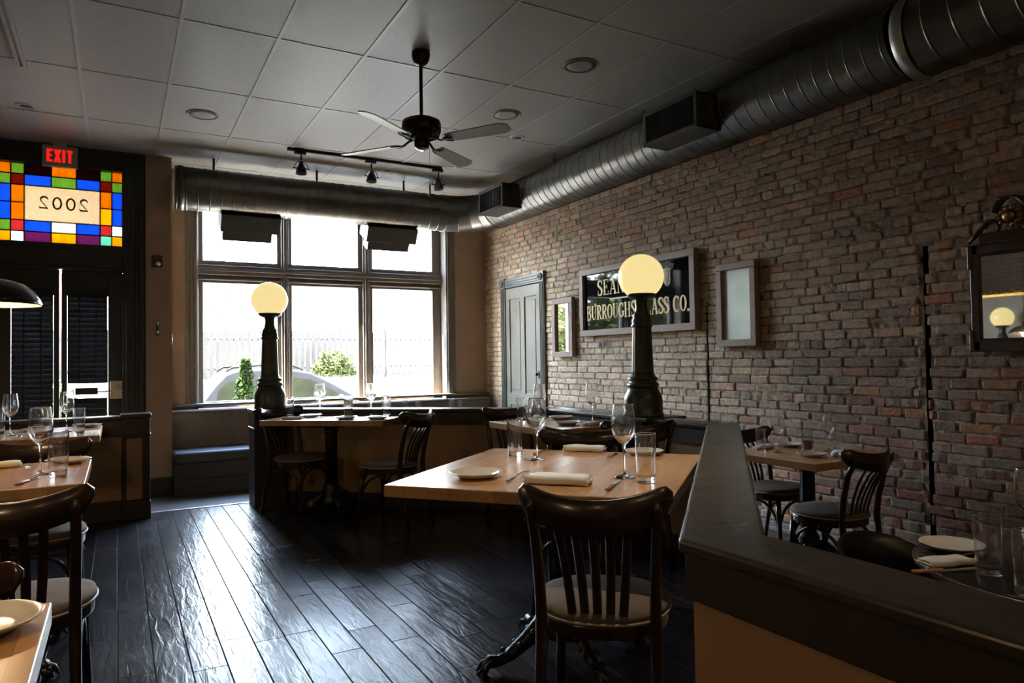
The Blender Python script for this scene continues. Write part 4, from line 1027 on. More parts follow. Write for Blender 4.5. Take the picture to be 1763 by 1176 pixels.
# ------------------------------------------------------------------ bentwood chairs
def seat_outline(k=1., n=40):
    o = []
    for i in range(n):
        a = 2 * PI * i / n; c_, s_ = math.cos(a), math.sin(a); e_ = 2 / 2.6
        x = .205 * abs(c_) ** e_ * (1 if c_ > 0 else -1); y = .20 * abs(s_) ** e_ * (1 if s_ > 0 else -1)
        if s_ < 0: x *= 1 - .16 * abs(s_)
        o.append((x * k, y * k))
    return o
def rail_y(x): return -.232 - .085 * (1 - (x / .215) ** 2)
def make_chair(label, group):
    t = thing('dining_chair', label, 'chair', (0, 0, 0), 0, group)
    s = MB(); L = []; n = 40
    for k, z in ((.93, .438), (1.0, .446), (1.02, .456), (1.0, .468), (.9, .477), (.6, .483), (.25, .485)):
        L.append([(x, y, z) for x, y in seat_outline(k)])
    vs = sum(L, []); fs = []
    for a in range(len(L) - 1):
        for i in range(n): fs.append((a * n + i, a * n + (i + 1) % n, (a + 1) * n + (i + 1) % n, (a + 1) * n + i))
    fs += [tuple(range(n - 1, -1, -1)), tuple((len(L) - 1) * n + i for i in range(n))]
    st_ = s.add(vs, fs, True).build('seat', M_fabric, t, label='taupe upholstered seat')
    MB().tube([(x, y, .447) for x, y in seat_outline(1.02)], .0048, 6, closed=True).build('piping', M_piping, st_)
    MB().prism(seat_outline(.985), .398, .440).build('seat_frame', M_chair, t, bevel=.006)
    for sx in (-1, 1):
        pts = [(sx * .180, -.268, 0), (sx * .174, -.236, .15), (sx * .168, -.196, .33), (sx * .166, -.185, .45), (sx * .168, -.198, .56), (sx * .173, -.232, .70), (sx * .177, -.280, .795), (sx * .178, -.288, .818)]
        MB().tube(pts, [(.012, .014), (.015, .015), (.018, .017), (.019, .018), (.018, .017), (.016, .016), (.013, .015), (.005, .006)], 10, up=(0, 1, 0)).build('rear_post', M_chair, t)
        MB().tube([(sx * .150, .140, .42), (sx * .157, .152, .28), (sx * .172, .178, 0)], [.019, .017, .0125], 12).build('front_leg', M_chair, t)
    # top rail: a bent board with rounded ears
    r = MB(); N = 24; vs = []
    for i in range(N + 1):
        u = -1 + 2 * i / N; x = .222 * u; a = abs(u)
        zc = .782 + .040 * a ** 2.2; h = .046
        if a > .80: h *= math.sqrt(max(.04, 1 - ((a - .80) / .2) ** 2)); zc += .006 * (a - .8) / .2
        h2 = h * (1 + .12 * (1 - a))
        y = rail_y(x)
        for dy, dz in ((-.009, -h2), (.009, -h2), (.011, 0), (.009, h), (.0, h + .004), (-.009, h), (-.011, 0)): vs.append((x, y + dy, zc + dz))
    fs = []
    for i in range(N):
        for k in range(7): fs.append((i * 7 + k, i * 7 + (k + 1) % 7, (i + 1) * 7 + (k + 1) % 7, (i + 1) * 7 + k))
    fs += [tuple(range(6, -1, -1)), tuple(N * 7 + k for k in range(7))]
    r.add(vs, fs, True).build('top_rail', M_chair, t, bevel=0)
    for k in range(5):
        x = -.098 + .049 * k
        b = arc((x * .72, -.178, .425), (x * .86, -.185, .58), (x, rail_y(x), .755), 7)
        MB().tube([tuple(p) for p in b], [(.005, .0135)] * 8, 8, up=(0, 1, 0)).build('slat', M_chair, t)
    def brace(p0, p1, p2, p3):
        MB().tube(arc(p0, p1, p2, 8) + arc(p2, p3[0], p3[1], 8)[1:], .0095, 8).build('brace', M_chair, t)
    brace((-.158, .158, .20), (-.152, .160, .37), (0, .168, .388), ((.152, .160, .37), (.158, .158, .20)))
    for sx in (-1, 1):
        brace((sx * .160, .148, .20), (sx * .158, .13, .36), (sx * .165, -.01, .385), ((sx * .172, -.17, .36), (sx * .171, -.212, .20)))
    return t
CG = 'bentwood chairs round the tables'
def at_chair(x, y, fx, fy, z=0, label='', sc=None):
    global FIRST
    if FIRST is None:
        FIRST = make_chair(label, CG); FIRST.location = (x, y, z); FIRST.rotation_euler = (0, 0, face_rot(fx, fy)); return FIRST
    return dup(FIRST, (x, y, z), face_rot(fx, fy), label, CG, sc)
FIRST = None
at_chair(1.345, 1.83, .66, .75, 0, 'dark slat-back chair with its back to us at the large square table')
at_chair(1.945, 2.865, -.70, -.71, 0, 'slat-back chair on the far side of the large square table')
at_chair(2.73, 3.42, .42, .90, 0, 'dark chair tucked in at the table below the second globe lamp, its back to us')
at_chair(2.63, 4.57, -.12, -1, 0, 'chair between the divider and the far edge of the table below the second lamp')
at_chair(1.30, 5.83, .50, -.87, 0, 'chair with a window-lit seat beside the first globe lamp post')
at_chair(1.78, 5.07, -.62, .78, 0, 'chair at the end of the glaring table, its curved back catching light')
at_chair(-.27, 2.79, .06, 1, 0, 'black-looking chair with its back to us before the pendant-lit table')
at_chair(-.335, 3.93, 0, -1, 0, 'chair tucked under the far edge of the pendant-lit table')
at_chair(-.41, 1.74, 0, -1, 0, 'glossy chair with only its rail end showing above the nearest table', (1, 1, .90))
at_chair(3.70, 2.75, -.03, 1, LOW, 'chair at the near edge of the table by the brick wall')
at_chair(4.05, 3.44, 0, -1, LOW, 'chair on the window side of the table by the brick wall')
tc_ = thing('tub_chair', 'black moulded tub chair beside the round table', 'chair', (2.79, 1.74, LOW), face_rot(-.1, -1))
b = MB(); n = 28; o, i_ = [], []
for k in range(n + 1):
    a = math.radians(-200 + 220 * k / n); h = .40 + .21 * math.sin(PI * k / n) ** .6
    for r, L_ in ((.245, o), (.225, i_)): L_.append([(r * math.cos(a), -r * math.sin(a) * -1 if False else r * math.sin(a), zz) for zz in (.34, h * .6 + .14, h)])
vs = []
for k in range(n + 1): vs += o[k] + i_[k][::-1]
fs = []
for k in range(n):
    for q in range(6): fs.append((k * 6 + q, k * 6 + (q + 1) % 6, (k + 1) * 6 + (q + 1) % 6, (k + 1) * 6 + q))
fs += [tuple(range(6)), tuple(n * 6 + q for q in range(5, -1, -1))]
b.add(vs, fs, True).build('shell_back', M_bucket, tc_)
MB().lathe([(0, .37), (.2, .37), (.232, .39), (.23, .42), (.19, .435), (0, .44)], 36).build('seat', M_bucket, tc_)
for k in range(4):
    a = PI / 4 + k * PI / 2
    MB().tube([(.15 * math.cos(a), .15 * math.sin(a), .38), (.20 * math.cos(a), .20 * math.sin(a), 0)], [.014, .010], 10).build('leg', M_bucket, tc_)

# ------------------------------------------------------------------ tableware (one of each kind, then copies)
def mk_wine(label):
    h = .275
    outer = [(.0, 0), (.036, .0), (.0375, .0015), (.034, .004), (.015, .008), (.0065, .014), (.0042, .03), (.0038, .06), (.0042, .105), (.007, .122), (.020, .134), (.036, .153), (.0445, .178), (.0455, .20), (.042, .235), (.0370, h - .004), (.0366, h - .0012), (.0362, h - .0002)]
    inner = [(.0358, h - .0002), (.0354, h - .0012), (.0357, h - .004), (.0407, .235), (.0440, .20), (.0430, .179), (.0345, .155), (.018, .1375), (.0, .131)]
    o = MB().lathe(outer + inner, 36).build('wine_glass', M_glass, weld=True); return tag(o, label, 'wine glass')
def mk_tumbler(label):
    h = .170
    o = MB().lathe([(0, 0), (.029, 0), (.031, 0.0002), (.0323, .0015), (.0326, .003), (.0331, .02), (.0349, .09), (.0368, h - .003), (.0369, h - .0012), (.0366, h - .0002), (.0362, h - .0002), (.0358, h - .0012), (.0357, h - .003), (.0336, .09), (.0320, .028), (.0316, .0235), (.0305, .0205), (.028, .019), (.024, .0185), (0, .018)], 36).build('tumbler', M_glass, weld=True)
    return tag(o, label, 'tumbler')
def mk_candle(label):
    t = thing('candle_glass', label, 'candle holder'); h = .150
    MB().lathe([(0, 0), (.032, 0), (.0345, .0005), (.0357, .002), (.0360, .005), (.0366, .08), (.0372, h - .003), (.0372, h - .001), (.0368, h), (.0362, h), (.0358, h - .001), (.0357, h - .003), (.0352, .08), (.0346, .013), (.0338, .010), (.031, .0085), (.027, .008), (0, .008)], 32).build('glass', M_glass, t, weld=True)
    MB().lathe([(0, .0088), (.027, .0088), (.0325, .0105), (.0335, .014), (.0342, .070), (.0335, .072), (.030, .070), (0, .068)], 32).build('candle', M_wax, t, label='amber brown candle')
    return t
def mk_plate(label):
    def oc(a, k): return 1 + (.035 * (1 - abs(math.sin(4 * a))) if k in (4, 5, 6) else 0) - (.012 if k in (4, 5, 6) else 0)
    o = MB().lathe([(0, .003), (.050, .003), (.052, 0), (.056, 0), (.090, .0185), (.0925, .0205), (.0885, .0215), (.072, .0135), (.056, .007), (.05, .006), (0, .0062)], 48, fac=oc).build('side_plate', M_ceramic)
    return tag(o, label, 'plate')
def mk_napkin(label):
    b = MB(); n = 15; m = 9
    def layer(z0, z1, w, d, ph):
        vs = []
        for k in range(2):
            for j in range(m):
                for i in range(n):
                    u = i / (n - 1) * 2 - 1; v = j / (m - 1) * 2 - 1
                    e_ = max(abs(u) ** 6, abs(v) ** 6); zz = (z1 if k else z0) - (e_ * (z1 - z0) * .42 if k else -e_ * (z1 - z0) * .40)
                    zz += .0018 * math.sin(5 * u + ph + 2 * v) * (1 if k else .3) * (1 - e_)
                    vs.append((w * u + .002 * math.sin(4 * v + ph), d * v + .003 * math.sin(3 * u + ph), zz))
        fs = []; N = n * m
        for j in range(m - 1):
            for i in range(n - 1):
                a = j * n + i; fs += [(a, a + n, a + n + 1, a + 1), (N + a, N + a + 1, N + a + n + 1, N + a + n)]
        ring = [i for i in range(n)] + [j * n + n - 1 for j in range(1, m)] + [(m - 1) * n + i for i in range(n - 2, -1, -1)] + [j * n for j in range(m - 2, 0, -1)]
        for a, c_ in zip(ring, ring[1:] + ring[:1]): fs.append((a, c_, N + c_, N + a))
        b.add(vs, fs, True)
    layer(.0, .009, .098, .040, 0); layer(.0075, .018, .101, .042, 1.3); layer(.0165, .027, .096, .037, 2.2)
    b.tube([(-.098 + .196 * i / 10, -.038 + .002 * math.sin(i), .0145 + .001 * math.cos(i)) for i in range(11)], [(.0135, .010)] * 11, 10)
    return tag(b.build('folded_napkin', M_napkin), label, 'napkin')
def mk_fork(label):
    b = MB(); z = lambda x: .0045 + .006 * math.sin((x + .1) * 14) ** 2 * .5
    b.tube([(-.098, 0, .0035), (-.06, 0, .004), (-.01, 0, .007), (.03, 0, .012), (.045, 0, .0115)], [(.0020, .0085), (.002, .0075), (.0018, .0038), (.0018, .003), (.0015, .009)], 8, up=(0, 0, 1))
    b.tube([(.043, 0, .0115), (.058, 0, .009)], [(.0015, .0105), (.0013, .0115)], 8, up=(0, 0, 1))
    for q in (-.0093, -.0031, .0031, .0093): b.tube([(.056, q, .0093), (.075, q, .006), (.098, q, .0075), (.101, q, .0085)], [(.0013, .0021), (.0013, .002), (.001, .0016), (.0006, .0008)], 6, up=(0, 0, 1))
    return tag(b.build('dinner_fork', M_steel), label, 'fork')
def mk_knife(label):
    t = thing('dinner_knife', label, 'knife')
    MB().prism([(-.0, -.0045), (.03, -.0085), (.085, -.0095), (.108, -.004), (.112, .004), (.10, .0065), (0, .0055)], .003, .0048).build('blade', M_steel, t, bevel=.0006)
    MB().tube([(-.105, 0, .006), (-.10, 0, .006), (-.05, 0, .0065), (-.008, 0, .0055), (.004, 0, .004)], [(.002, .004), (.0055, .0085), (.0055, .0075), (.0045, .0065), (.002, .005)], 12, up=(0, 0, 1)).build('handle', M_knifewood, t, label='brown wooden handle')
    return t
MK = dict(wine=mk_wine, tumbler=mk_tumbler, candle=mk_candle, plate=mk_plate, napkin=mk_napkin, fork=mk_fork, knife=mk_knife)
GR = dict(wine='wine glasses on the tables', tumbler='water tumblers on the tables', candle='candle glasses on the tables', plate='side plates on the tables', napkin='folded napkins on the tables', fork='forks on the tables', knife='knives on the tables')
PROTO = {}
def put(kind, x, y, z, label, rot=0, sc=1.):
    if kind not in PROTO:
        o = MK[kind](label); PROTO[kind] = o; o.location = (x, y, z); o.rotation_euler = (0, 0, rot); o.scale = (sc,) * 3; o['group'] = GR[kind]; return o
    return dup(PROTO[kind], (x, y, z), rot, label, GR[kind], (sc,) * 3)
Z = TOP + .0006; a1 = math.atan2(u_.y, u_.x); aF = math.atan2(v_.y, v_.x)
put('plate', 1.20, 2.433, Z, 'white side plate nearest the bare corner of the large square table', .3, 1.12)
put('tumbler', 1.618, 2.868, Z, 'empty water tumbler behind the plate, far half of the large square table')
put('wine', 1.632, 2.695, Z, 'wine glass beside the farther tumbler on the large square table')
put('knife', 1.775, 2.895, Z, 'knife lying by the far napkin of the large square table', aF)
put('napkin', 1.985, 2.825, Z, 'folded white napkin at the far side of the large square table', a1)
put('fork', 1.958, 2.578, Z, 'fork with its tines toward us, far side of the large square table', aF + PI)
put('fork', 1.330, 2.340, Z, 'fork between the near plate and the near napkin of the large square table', aF, 1.15)
put('napkin', 1.392, 2.149, Z, 'folded white napkin right behind the front chair rail', a1 + .05, 1.18)
put('wine', 1.664, 2.115, Z, 'tall wine glass at the near setting of the large square table')
put('tumbler', 1.668, 1.995, Z, 'water tumbler beside the divider at the near setting of the large square table', 0, 1.03)
put('knife', 1.520, 1.995, Z, 'knife with wooden handle in front of the near tumbler', aF)
put('plate', 2.130, 2.560, Z, 'white side plate partly behind the tall glass, large square table')
put('tumbler', 2.56, 4.44, Z, 'water tumbler on the table below the second lamp, by the chair rail')
put('wine', 2.585, 4.22, Z, 'wine glass at the near corner of the table below the second lamp')
put('wine', 2.89, 4.02, Z, 'wine glass against the bricks on the table below the second lamp')
put('plate', 2.89, 4.42, Z, 'white plate at the divider edge of the table below the second lamp')
put('plate', 2.68, 4.02, Z, 'white plate near the front edge of the table below the second lamp')
put('napkin', 2.72, 4.48, Z, 'napkin between the tumbler and plate below the second lamp', 1.2, .8)
put('napkin', 2.80, 3.90, Z, 'napkin by the stemmed glass foot below the second lamp', .4, .8)
put('tumbler', 1.237, 5.969, Z, 'water tumbler beside the first globe lamp on the glaring table')
put('wine', 1.43, 5.745, Z, 'wine glass with the car behind it on the glaring table')
put('candle', 1.635, 5.643, Z, 'candle glass with amber candle on the glaring table by the window')
put('wine', 1.791, 5.54, Z, 'wine glass before the third pane on the glaring table')
put('tumbler', 1.892, 5.457, Z, 'water tumbler at the chair end of the glaring table')
put('plate', 1.569, 5.49, Z, 'white plate at the near edge of the glaring table')
put('napkin', 1.225, 5.775, Z, 'napkin in front of the tumbler on the glaring table', -.69, .8)
put('plate', 1.388, 5.884, Z, 'white plate at the divider edge of the glaring table')
put('plate', 1.77, 5.325, Z, 'white plate in front of the chair rail on the glaring table')
put('wine', -.28, 3.52, Z, 'big wine glass on the pendant-lit table', 0, 1.02)
put('tumbler', -.212, 3.435, Z, 'water tumbler by the big wine glass on the pendant-lit table', 0, 1.04)
put('napkin', -.48, 3.88, Z, 'folded napkin on the pendant-lit table', .05)
put('fork', -.345, 3.80, Z, 'fork standing tines-forward by the napkin on the pendant-lit table', -PI / 2)
put('knife', -.305, 3.345, Z, 'knife at the near edge of the pendant-lit table', PI / 2 - .3)
put('plate', -.200, 3.86, Z, 'white plate at the far corner of the pendant-lit table')
put('wine', -.609, 5.606, Z, 'wine glass nearest the picture edge on the table by the entrance')
put('wine', -.303, 5.691, Z, 'wine glass before the bright door gap on the table by the entrance')
put('tumbler', -.223, 5.50, Z, 'water tumbler at the end of the table by the entrance')
put('plate', -.195, 6.03, Z, 'white plate at the divider corner of the table by the entrance')
put('napkin', -.50, 5.93, Z, 'napkin on the table by the entrance', .3, .8)
put('fork', -.54, 5.48, Z, 'fork on the table by the entrance', -PI / 2)
put('tumbler', -.694, 5.80, Z, 'water tumbler cut by the picture edge on the table by the entrance')
put('plate', -.212, 1.500, Z, 'tan-lit plate on the nearest table', .2, 1.08)
Z = TOPL + .0006
put('tumbler', 3.69, 3.25, Z, 'short water tumbler beside the divider cap on the brick-wall table', 0, .86)
put('wine', 3.70, 3.12, Z, 'wine glass nearest the divider on the brick-wall table', 0, .84)
put('candle', 3.955, 3.10, Z, 'candle glass with amber candle on the brick-wall table', 0, .9)
put('wine', 4.04, 3.00, Z, 'wine glass in the middle of the brick-wall table', 0, .84)
put('tumbler', 4.16, 3.02, Z, 'water tumbler at the wall edge of the brick-wall table', 0, .86)
put('plate', 4.02, 3.30, Z, 'white plate at the window end of the brick-wall table')
put('plate', 3.74, 2.90, Z, 'white plate at the near edge of the brick-wall table')
put('napkin', 3.93, 2.85, Z, 'napkin beside the near plate of the brick-wall table', .5, .9)
put('napkin', 3.80, 3.33, Z, 'napkin behind the short tumbler of the brick-wall table', .2, .8)
put('tumbler', 2.145, 1.09, Z, 'clear tumbler between plate and glass on the round table', 0, .98)
put('plate', 2.315, 1.285, Z, 'cream plate on the far rim of the round table')
put('napkin', 2.135, 1.205, Z, 'folded napkin near the divider on the round table', -.3, .75)
put('wine', 2.53, 1.16, Z, 'wine glass cut by the frame edge on the round table', 0, .92)
put('tumbler', 2.03, .935, Z, 'tumbler nearest us on the round table', 0, 1.0)
put('napkin', 2.64, 1.20, Z, 'crumpled napkin on the far side of the round table', .5, .85)
put('fork', 2.24, 1.215, Z, 'fork beside the napkin on the round table', -.3)
put('knife', 2.06, 1.165, Z, 'knife below the napkin on the round table', -.35)
put('fork', 2.36, 1.09, Z, 'fork lying across the middle of the round table', .5)
put('knife', 2.30, 1.03, Z, 'knife behind the tumbler on the round table', .5)
for k, (x, lb) in enumerate(((1.96, 'tumbler on the bench table, just beside the wine glass stem'), (2.26, 'tumbler on the bench table, touching the candle glass outline'), (2.52, 'tumbler on the bench table under the second mullion'),
        (2.96, 'tumbler on the farther bench table, next to the glaring table tumbler'), (3.13, 'tumbler on the farther bench table under the third pane'), (3.54, 'tumbler on the farther bench table below the window jamb'), (3.66, 'shorter tumbler on the farther bench table, nearest the brick wall'))):
    put('tumbler', x, 7.86 + .03 * math.sin(k * 2), Z, lb, 0, .93 if k < 6 else .80)

# ------------------------------------------------------------------ framed things on the brick wall
def framed(name, label, cat, y0, y1, z0, z1, fw, depth, gm, gname, tiltz=0.0, xb=BX - .022):
    cy, cz = (y0 + y1) / 2, z0; t = thing(name, label, cat, (xb, cy, cz)); h = (y1 - y0) / 2; H = z1 - z0
    b = MB()
    b.box(-depth, 0, -h, h, 0, fw); b.box(-depth, 0, -h, h, H - fw, H); b.box(-depth, 0, -h, -h + fw, fw, H - fw); b.box(-depth, 0, h - fw, h, fw, H - fw)
    b.build('frame', M_frame, t, bevel=.004)
    MB().box(-depth * .45, -depth * .3, -h + fw - .004, h - fw + .004, fw - .004, H - fw + .004).build(gname, gm, t)
    return t, h, H
sg, h, H = framed('framed_sign', 'large framed black glass sign with gold lettering behind the globe lamp', 'sign', 4.665, 6.462, 1.462, 2.20, .066, .062, M_signglass, 'glass')
gx = -.0285
def SM(y, z): return Matrix.Translation((gx, y, z)) @ Matrix(((0, 0, -1, 0), (-1, 0, 0, 0), (0, 1, 0, 0), (0, 0, 0, 1)))
b = MB(); lh = .155
w_ = text_w('BURROUGHS GLASS CO.', lh, 1, .03); ws = (2 * h - .132 - .05) / w_
write(b, 'BURROUGHS GLASS CO.', SM(h - .066 - .03, .175), lh, ws, .002, .03)
l2 = .165
write(b, 'SEAN', SM(h - .066 - .235, .43), l2, 1.0, .002, .05)
write(b, 'OU', SM(-h + .066 + .50, .43), l2, 1.0, .002, .05)
b.box(gx - .0022, gx, -.34, h - .52, .375, .388)
b.build('gold_lettering', M_gold, sg, label='gold serif letters')
framed('framed_mirror', 'small narrow framed mirror beside the sage door, bright with window light', 'mirror', 6.632, 7.056, 1.24, 1.925, .062, .05, M_mirror, 'mirror_glass')
fm, h, H = framed('framed_mirror', 'framed cloudy old mirror between the black sign and the bare bricks', 'mirror', 3.99, 4.415, 1.302, 2.008, .058, .055, M_mirrorold, 'mirror_glass')
cm = thing('carved_mirror', 'dark carved mahogany mirror with bronze boss, at the near end of the brick wall', 'mirror', (BX - .03, 2.112, 1.225))
h = .24; H = .645; b = MB()
b.box(-.055, 0, -h, h, 0, .065); b.box(-.055, 0, -h, h, H - .065, H); b.box(-.055, 0, -h + .012, -h + .062, 0, H); b.box(-.055, 0, h - .062, h - .012, 0, H); b.box(-.048, 0, -h + .05, h - .05, .05, .078); b.box(-.048, 0, -h + .05, h - .05, H - .078, H - .05)
for s_ in (-1, 1):
    b.box(-.06, 0, s_ * h - (.03 if s_ > 0 else -.0), s_ * h + (.0 if s_ > 0 else .03), H - .15, H); b.box(-.06, 0, min(s_ * h, s_ * (h - .03)), max(s_ * h, s_ * (h - .03)), 0, .13)
b.build('frame', M_mahog, cm, bevel=.006)
b = MB()
for k in range(38):
    y = -h + 2 * h * (k + .5) / 38; b.ball((-.058, y, H - .006), .0065, 8, 5); b.ball((-.058, y, .004), .0055, 8, 5)
b.build('bead_moulding', M_mahog, cm)
MB().box(-.035, -.03, -h + .055, h - .055, .06, H - .06).build('mirror_glass', M_mirror, cm)
b = MB(); b.box(-.05, 0, -h + .07, h - .07, H - .01, H + .055)
for s_ in (-1, 1):
    b.tube([(-.045, s_ * h * .98, H + .01), (-.045, s_ * h * .84, H + .04), (-.045, s_ * h * .70, H + .075), (-.045, s_ * h * .60, H + .10)], [.009, .013, .016, .012], 10)
    b.tube([(-.04, s_ * .105 + s_ * .040 * math.cos(q), H + .085 + .040 * math.sin(q)) for q in [i * .4 for i in range(15)]], [.018 - .0008 * i for i in range(15)], 10)
    b.tube(arc((-.04, s_ * .09, H + .17), (-.04, s_ * .07, H + .24), (-.04, s_ * .0, H + .25), 8), [.022] * 5 + [.016, .012, .01, .008], 10)
b.build('carved_crest', M_mahog, cm)
b = MB(); b.ball((-.065, 0, H + .135), .036, 24, 14, (.75, 1, 1)); b.build('bronze_boss', M_bronze, cm, label='polished bronze boss')
b = MB()
for k in range(10):
    a = 2 * PI * k / 10; b.tube([(-.05, .034 * math.cos(a), H + .135 + .034 * math.sin(a)), (-.062, .050 * math.cos(a), H + .135 + .050 * math.sin(a)), (-.045, .070 * math.cos(a + .15), H + .135 + .070 * math.sin(a + .15))], [.010, .013, .004], 8)
b.build('acanthus_leaves', M_bronze, cm)
cb_ = MB().tube([(BX - .004, 4.60, 1.46)] + [(BX - .006 + .002 * math.sin(k), 4.60 + .004 * math.sin(k * 1.7), 1.46 - .08 * k) for k in range(1, 20)], .0075, 8).build('wall_cable', M_cable)
tag(cb_, 'black cable running down the bricks from the sign corner', 'cable')
# far side wall (seen only in the mirrors): sage panelling in a gilt surround
gp = thing('gilt_framed_panel', 'sage panel in a gilt frame on the far side wall', 'panel', (-2.995, 5.55, 1.30))
MB().box(0, .02, -.55, .55, 0, .78).build('panel', M_doorpaint, gp)
b = MB(); b.box(0, .045, -.60, -.55, -.04, .82); b.box(0, .045, .55, .60, -.04, .82); b.box(0, .045, -.6, .6, -.05, 0); b.box(0, .045, -.6, .6, .78, .83)
for k in range(24): b.ball((.04, -.58 + 1.16 * k / 23, .84 + .03 * math.sin(k * 1.1) ** 2), .022, 8, 6)
b.build('gilt_frame', M_giltframe, gp, bevel=.006)

# ------------------------------------------------------------------ outside the window
GZ = -.5
struct(MB().box(-30, 40, WY + .3, 11.0, GZ - .3, GZ + .10).build('sidewalk', M_walk))
struct(MB().box(-30, 40, 11.0, 11.16, GZ - .3, GZ + .11).build('kerb', M_walk, bevel=.02))
struct(MB().box(-40, 50, 11.0, 17.0, GZ - .4, GZ).build('street', M_asphalt))
lw = MB(); vs = []; NX, NY = 40, 10
for j in range(NY + 1):
    for i in range(NX + 1):
        y = 17 + 30 * (j / NY) ** 1.6; s_ = min(1, max(0, (y - 17) / 3)); s_ = s_ * s_ * (3 - 2 * s_)
        vs.append((-40 + 90 * i / NX, y, GZ + .08 + 1.22 * s_ + .05 * math.sin(i * 2.1 + j)))
lw.add(vs, [(j * (NX + 1) + i, j * (NX + 1) + i + 1, (j + 1) * (NX + 1) + i + 1, (j + 1) * (NX + 1) + i) for j in range(NY) for i in range(NX)], True)
struct(lw.build('lawn', M_ground), 'sunlit dry lawn rising beyond the street')

fc = thing('board_fence', 'sun-bleached board fence on the rise beyond the street', 'fence', (4, 20.2, .78))
b = MB(); x = -9.
while x < 12:
    b.box(x, x + .135, -.012, .012, .02 + .02 * math.sin(x * 3), 1.32 + .015 * math.sin(x * 7)); x += .158
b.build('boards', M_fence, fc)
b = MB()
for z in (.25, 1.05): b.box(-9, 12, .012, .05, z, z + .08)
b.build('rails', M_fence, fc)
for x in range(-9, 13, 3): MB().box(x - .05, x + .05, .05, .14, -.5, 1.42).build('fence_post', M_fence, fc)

def foliage(n, fn, size, mat, name, parent):
    vs, fs = [], []
    for i in range(n):
        p = fn(); a = Vector((random.gauss(0, 1), random.gauss(0, 1), random.gauss(0, 1))).normalized(); c = a.orthogonal().normalized(); s_ = size * random.uniform(.6, 1.3)
        o = len(vs); vs += [p - a * s_, p + c * s_ * .45, p + a * s_, p - c * s_ * .45]; fs.append((o, o + 1, o + 2, o + 3))
    b = MB(); b.add(vs, fs); return b.build(name, mat, parent)
sh = thing('evergreen_shrub', 'small conical evergreen shrub outside the first pane, before the car', 'shrub', (1.51, 10.1, GZ + .1))
def cone():
    z = random.random() ** 1.25; a = random.uniform(0, 2 * PI); r = (.26 * (1 - z) + .05) * math.sqrt(random.random()) * (1 + .25 * math.sin(a * 3 + z * 9))
    return Vector((r * math.cos(a), r * math.sin(a), .1 + 1.58 * z))
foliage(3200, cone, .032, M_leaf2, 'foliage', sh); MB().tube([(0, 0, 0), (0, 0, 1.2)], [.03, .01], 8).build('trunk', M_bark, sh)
def bush(x, y, z, w, h, label, n=1500, ls=.06):
    t = thing('garden_bush', label, 'bush', (x, y, z))
    def f():
        while True:
            p = Vector((random.uniform(-1, 1), random.uniform(-1, 1), random.uniform(0, 1)))
            if p.length < 1 + .15 * math.sin(p.x * 9) * math.cos(p.z * 8): return Vector((p.x * w, p.y * w * .6, p.z * h))
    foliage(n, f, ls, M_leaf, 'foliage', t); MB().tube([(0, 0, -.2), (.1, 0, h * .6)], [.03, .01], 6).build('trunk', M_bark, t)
bush(-5.2, 17.3, -.1, 4.4, 4.2, 'big leafy hedge bush across the street, mirrored in the black sign', 14000, .13)
bush(5.25, 19.4, .85, .62, .75, 'yellow-green bush in front of the fence, seen through the middle pane')
def tree(x, y, z, H, R, label, n, size, mat=M_leaf):
    t = thing('street_tree', label, 'tree', (x, y, z)); b = MB()
    b.tube([(0, 0, -.3), (.05, 0, H * .35), (0, .1, H * .6)], [.16, .12, .06], 10)
    for k in range(9):
        a = k * 2.4; r = R * .8; b.tube(arc((0, 0, H * .3 + .04 * k * H * .5), (r * .4 * math.cos(a), r * .4 * math.sin(a), H * .55), (r * math.cos(a), r * math.sin(a), H * (.55 + .04 * k)), 6), [.06, .05, .04, .03, .025, .018, .01], 6)
    b.build('trunk', M_bark, t)
    def f():
        p = Vector((random.gauss(0, .5), random.gauss(0, .5), random.gauss(0, .42))); return Vector((p.x * R, p.y * R, H * .68 + p.z * R))
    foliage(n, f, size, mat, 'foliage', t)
tree(1.2, 17.9, .2, 4.2, 1.5, 'slender spring tree before the fence, seen through the first pane', 900, .05)
tree(-11.5, 21, .8, 6.5, 2.2, 'taller leafy tree farther along the street', 3500, .16)
hs = thing('brick_house', 'red brick house across the street, mirrored in the black sign', 'house', (-5.5, 29, .7))
MB().box(-4, 4, -3, 3, 0, 3.4).build('wall', M_brickout, hs)
MB().add([(-4.3, -3.3, 3.4), (4.3, -3.3, 3.4), (4.3, 3.3, 3.4), (-4.3, 3.3, 3.4), (-4.3, 0, 5.2), (4.3, 0, 5.2)], [(0, 1, 5, 4), (2, 3, 4, 5), (0, 4, 3), (1, 2, 5), (0, 3, 2, 1)]).build('roof', M_asphalt, hs)
for x in (-2.2, 1.2): MB().box(x, x + 1, -3.03, -2.98, 1.1, 2.4).build('window', M_carglass, hs)

# parked car: rear to the left, nose to the right
CX = .93
car = thing('parked_car', 'grey-blue compact SUV parked at the kerb outside the window', 'car', (CX, 12.95, GZ))
low = [(.02, .34), (.0, .55), (.04, .78), (.13, 1.02), (1.2, 1.03), (2.7, 1.02), (3.25, .97), (3.95, .86), (4.22, .72), (4.30, .5), (4.26, .30), (3.9, .24), (.4, .24)]
def sect(pts, ylo, yhi, zlo, zhi):
    f = lambda z: ylo + (yhi - ylo) * (z - zlo) / (zhi - zlo)
    n = len(pts); vs = [(x, -f(z), z) for x, z in pts] + [(x, f(z), z) for x, z in pts]
    return vs, [tuple(range(n)), tuple(range(2 * n - 1, n - 1, -1))] + [(i, n + i, n + (i + 1) % n, (i + 1) % n) for i in range(n)]
b = MB(); b.add(*sect(low, .86, .885, .24, 1.03)); b.build('body', M_carpaint, car, bevel=.05, seg=4)
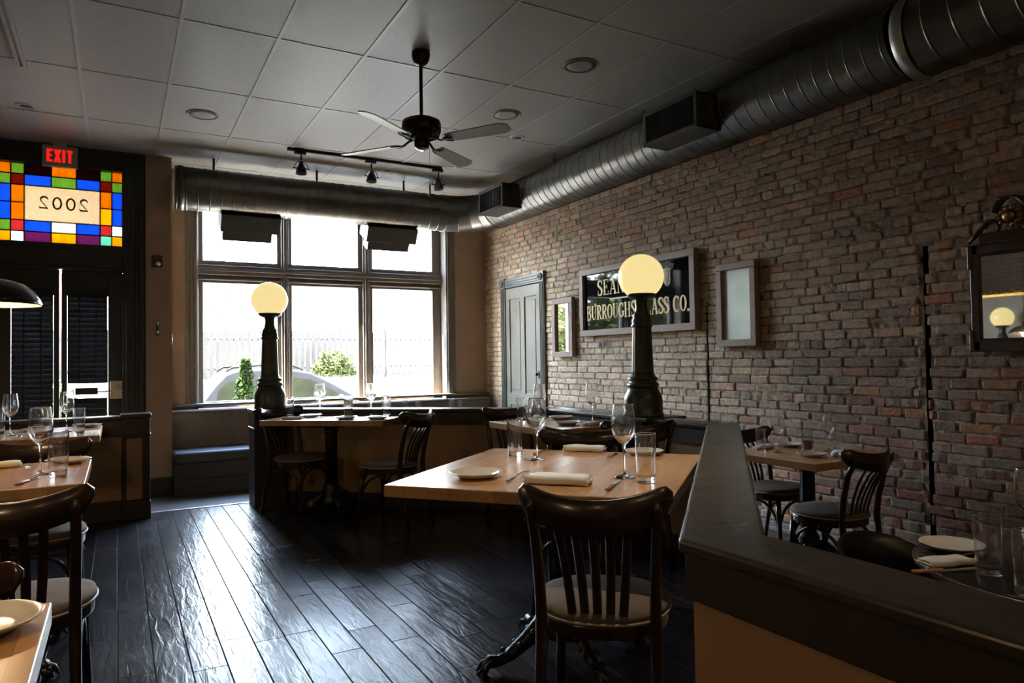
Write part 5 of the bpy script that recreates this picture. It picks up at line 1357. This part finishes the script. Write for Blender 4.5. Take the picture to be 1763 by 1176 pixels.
cab = [(.14, 1.0), (.42, 1.36), (.60, 1.545), (.75, 1.60), (1.2, 1.625), (1.7, 1.60), (1.98, 1.545), (2.30, 1.38), (2.92, 1.0)]
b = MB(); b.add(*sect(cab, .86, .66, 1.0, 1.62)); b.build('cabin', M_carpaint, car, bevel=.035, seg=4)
def sidewin(pts):
    for s_ in (-1, 1):
        f = lambda z: .86 + (.66 - .86) * (z - 1.0) / .62 + .006
        vs = [(x, s_ * f(z), z) for x, z in pts]; m = MB(); m.add(vs, [tuple(range(len(pts)))]); m.add([(x, y - s_ * .012, z) for x, y, z in vs], [tuple(range(len(pts)))])
        n = len(pts); o = len(m.v) - 2 * n
        for i in range(n): m.f.append([o + i, o + (i + 1) % n, o + n + (i + 1) % n, o + n + i]); m.sm.append(False); m.mi.append(0)
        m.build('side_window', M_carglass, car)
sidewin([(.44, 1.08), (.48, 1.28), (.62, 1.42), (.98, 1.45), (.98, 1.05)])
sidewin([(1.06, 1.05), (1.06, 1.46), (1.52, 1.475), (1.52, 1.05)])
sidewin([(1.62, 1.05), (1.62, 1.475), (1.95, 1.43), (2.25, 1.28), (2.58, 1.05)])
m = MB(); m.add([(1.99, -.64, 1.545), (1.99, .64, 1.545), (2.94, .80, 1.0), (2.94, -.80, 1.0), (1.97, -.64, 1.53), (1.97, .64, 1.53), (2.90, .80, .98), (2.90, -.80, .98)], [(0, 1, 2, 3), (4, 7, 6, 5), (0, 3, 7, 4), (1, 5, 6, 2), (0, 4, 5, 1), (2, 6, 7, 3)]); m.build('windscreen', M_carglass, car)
for s_ in (-1, 1):
    MB().tube([(.62, s_ * .60, 1.59), (.72, s_ * .60, 1.655), (1.2, s_ * .60, 1.69), (1.7, s_ * .60, 1.665), (1.85, s_ * .60, 1.60)], .017, 8).build('roof_rail', M_cartrim, car)
    m = MB(); m.ball((2.42, s_ * .97, 1.10), .10, 14, 8, (.5, 1, .75)); m.tube([(2.42, s_ * .85, 1.07), (2.42, s_ * .93, 1.09)], .02, 8); m.build('door_mirror', M_carpaint, car)
    for x in (.78, 3.42):
        M = Matrix.Translation((x, s_ * .76, .34)) @ Matrix.Rotation(-s_ * PI / 2, 4, 'X')
        w = MB().lathe([(.20, -.10), (.30, -.10), (.335, -.07), (.335, .09), (.30, .125), (.22, .125), (.2, .10)], 32, M=M).build('wheel', M_cartrim, car)
        MB().lathe([(0, .11), (.05, .12), (.19, .10), (.205, .11), (.205, -.05), (0, -.05)], 20, M=M).build('hub', M_steelplate, w)
    MB().box(.02 if s_ else 0, .10, s_ * .60 - .12, s_ * .60 + .12, .80, .98).build('tail_light', M_red, car, bevel=.02)
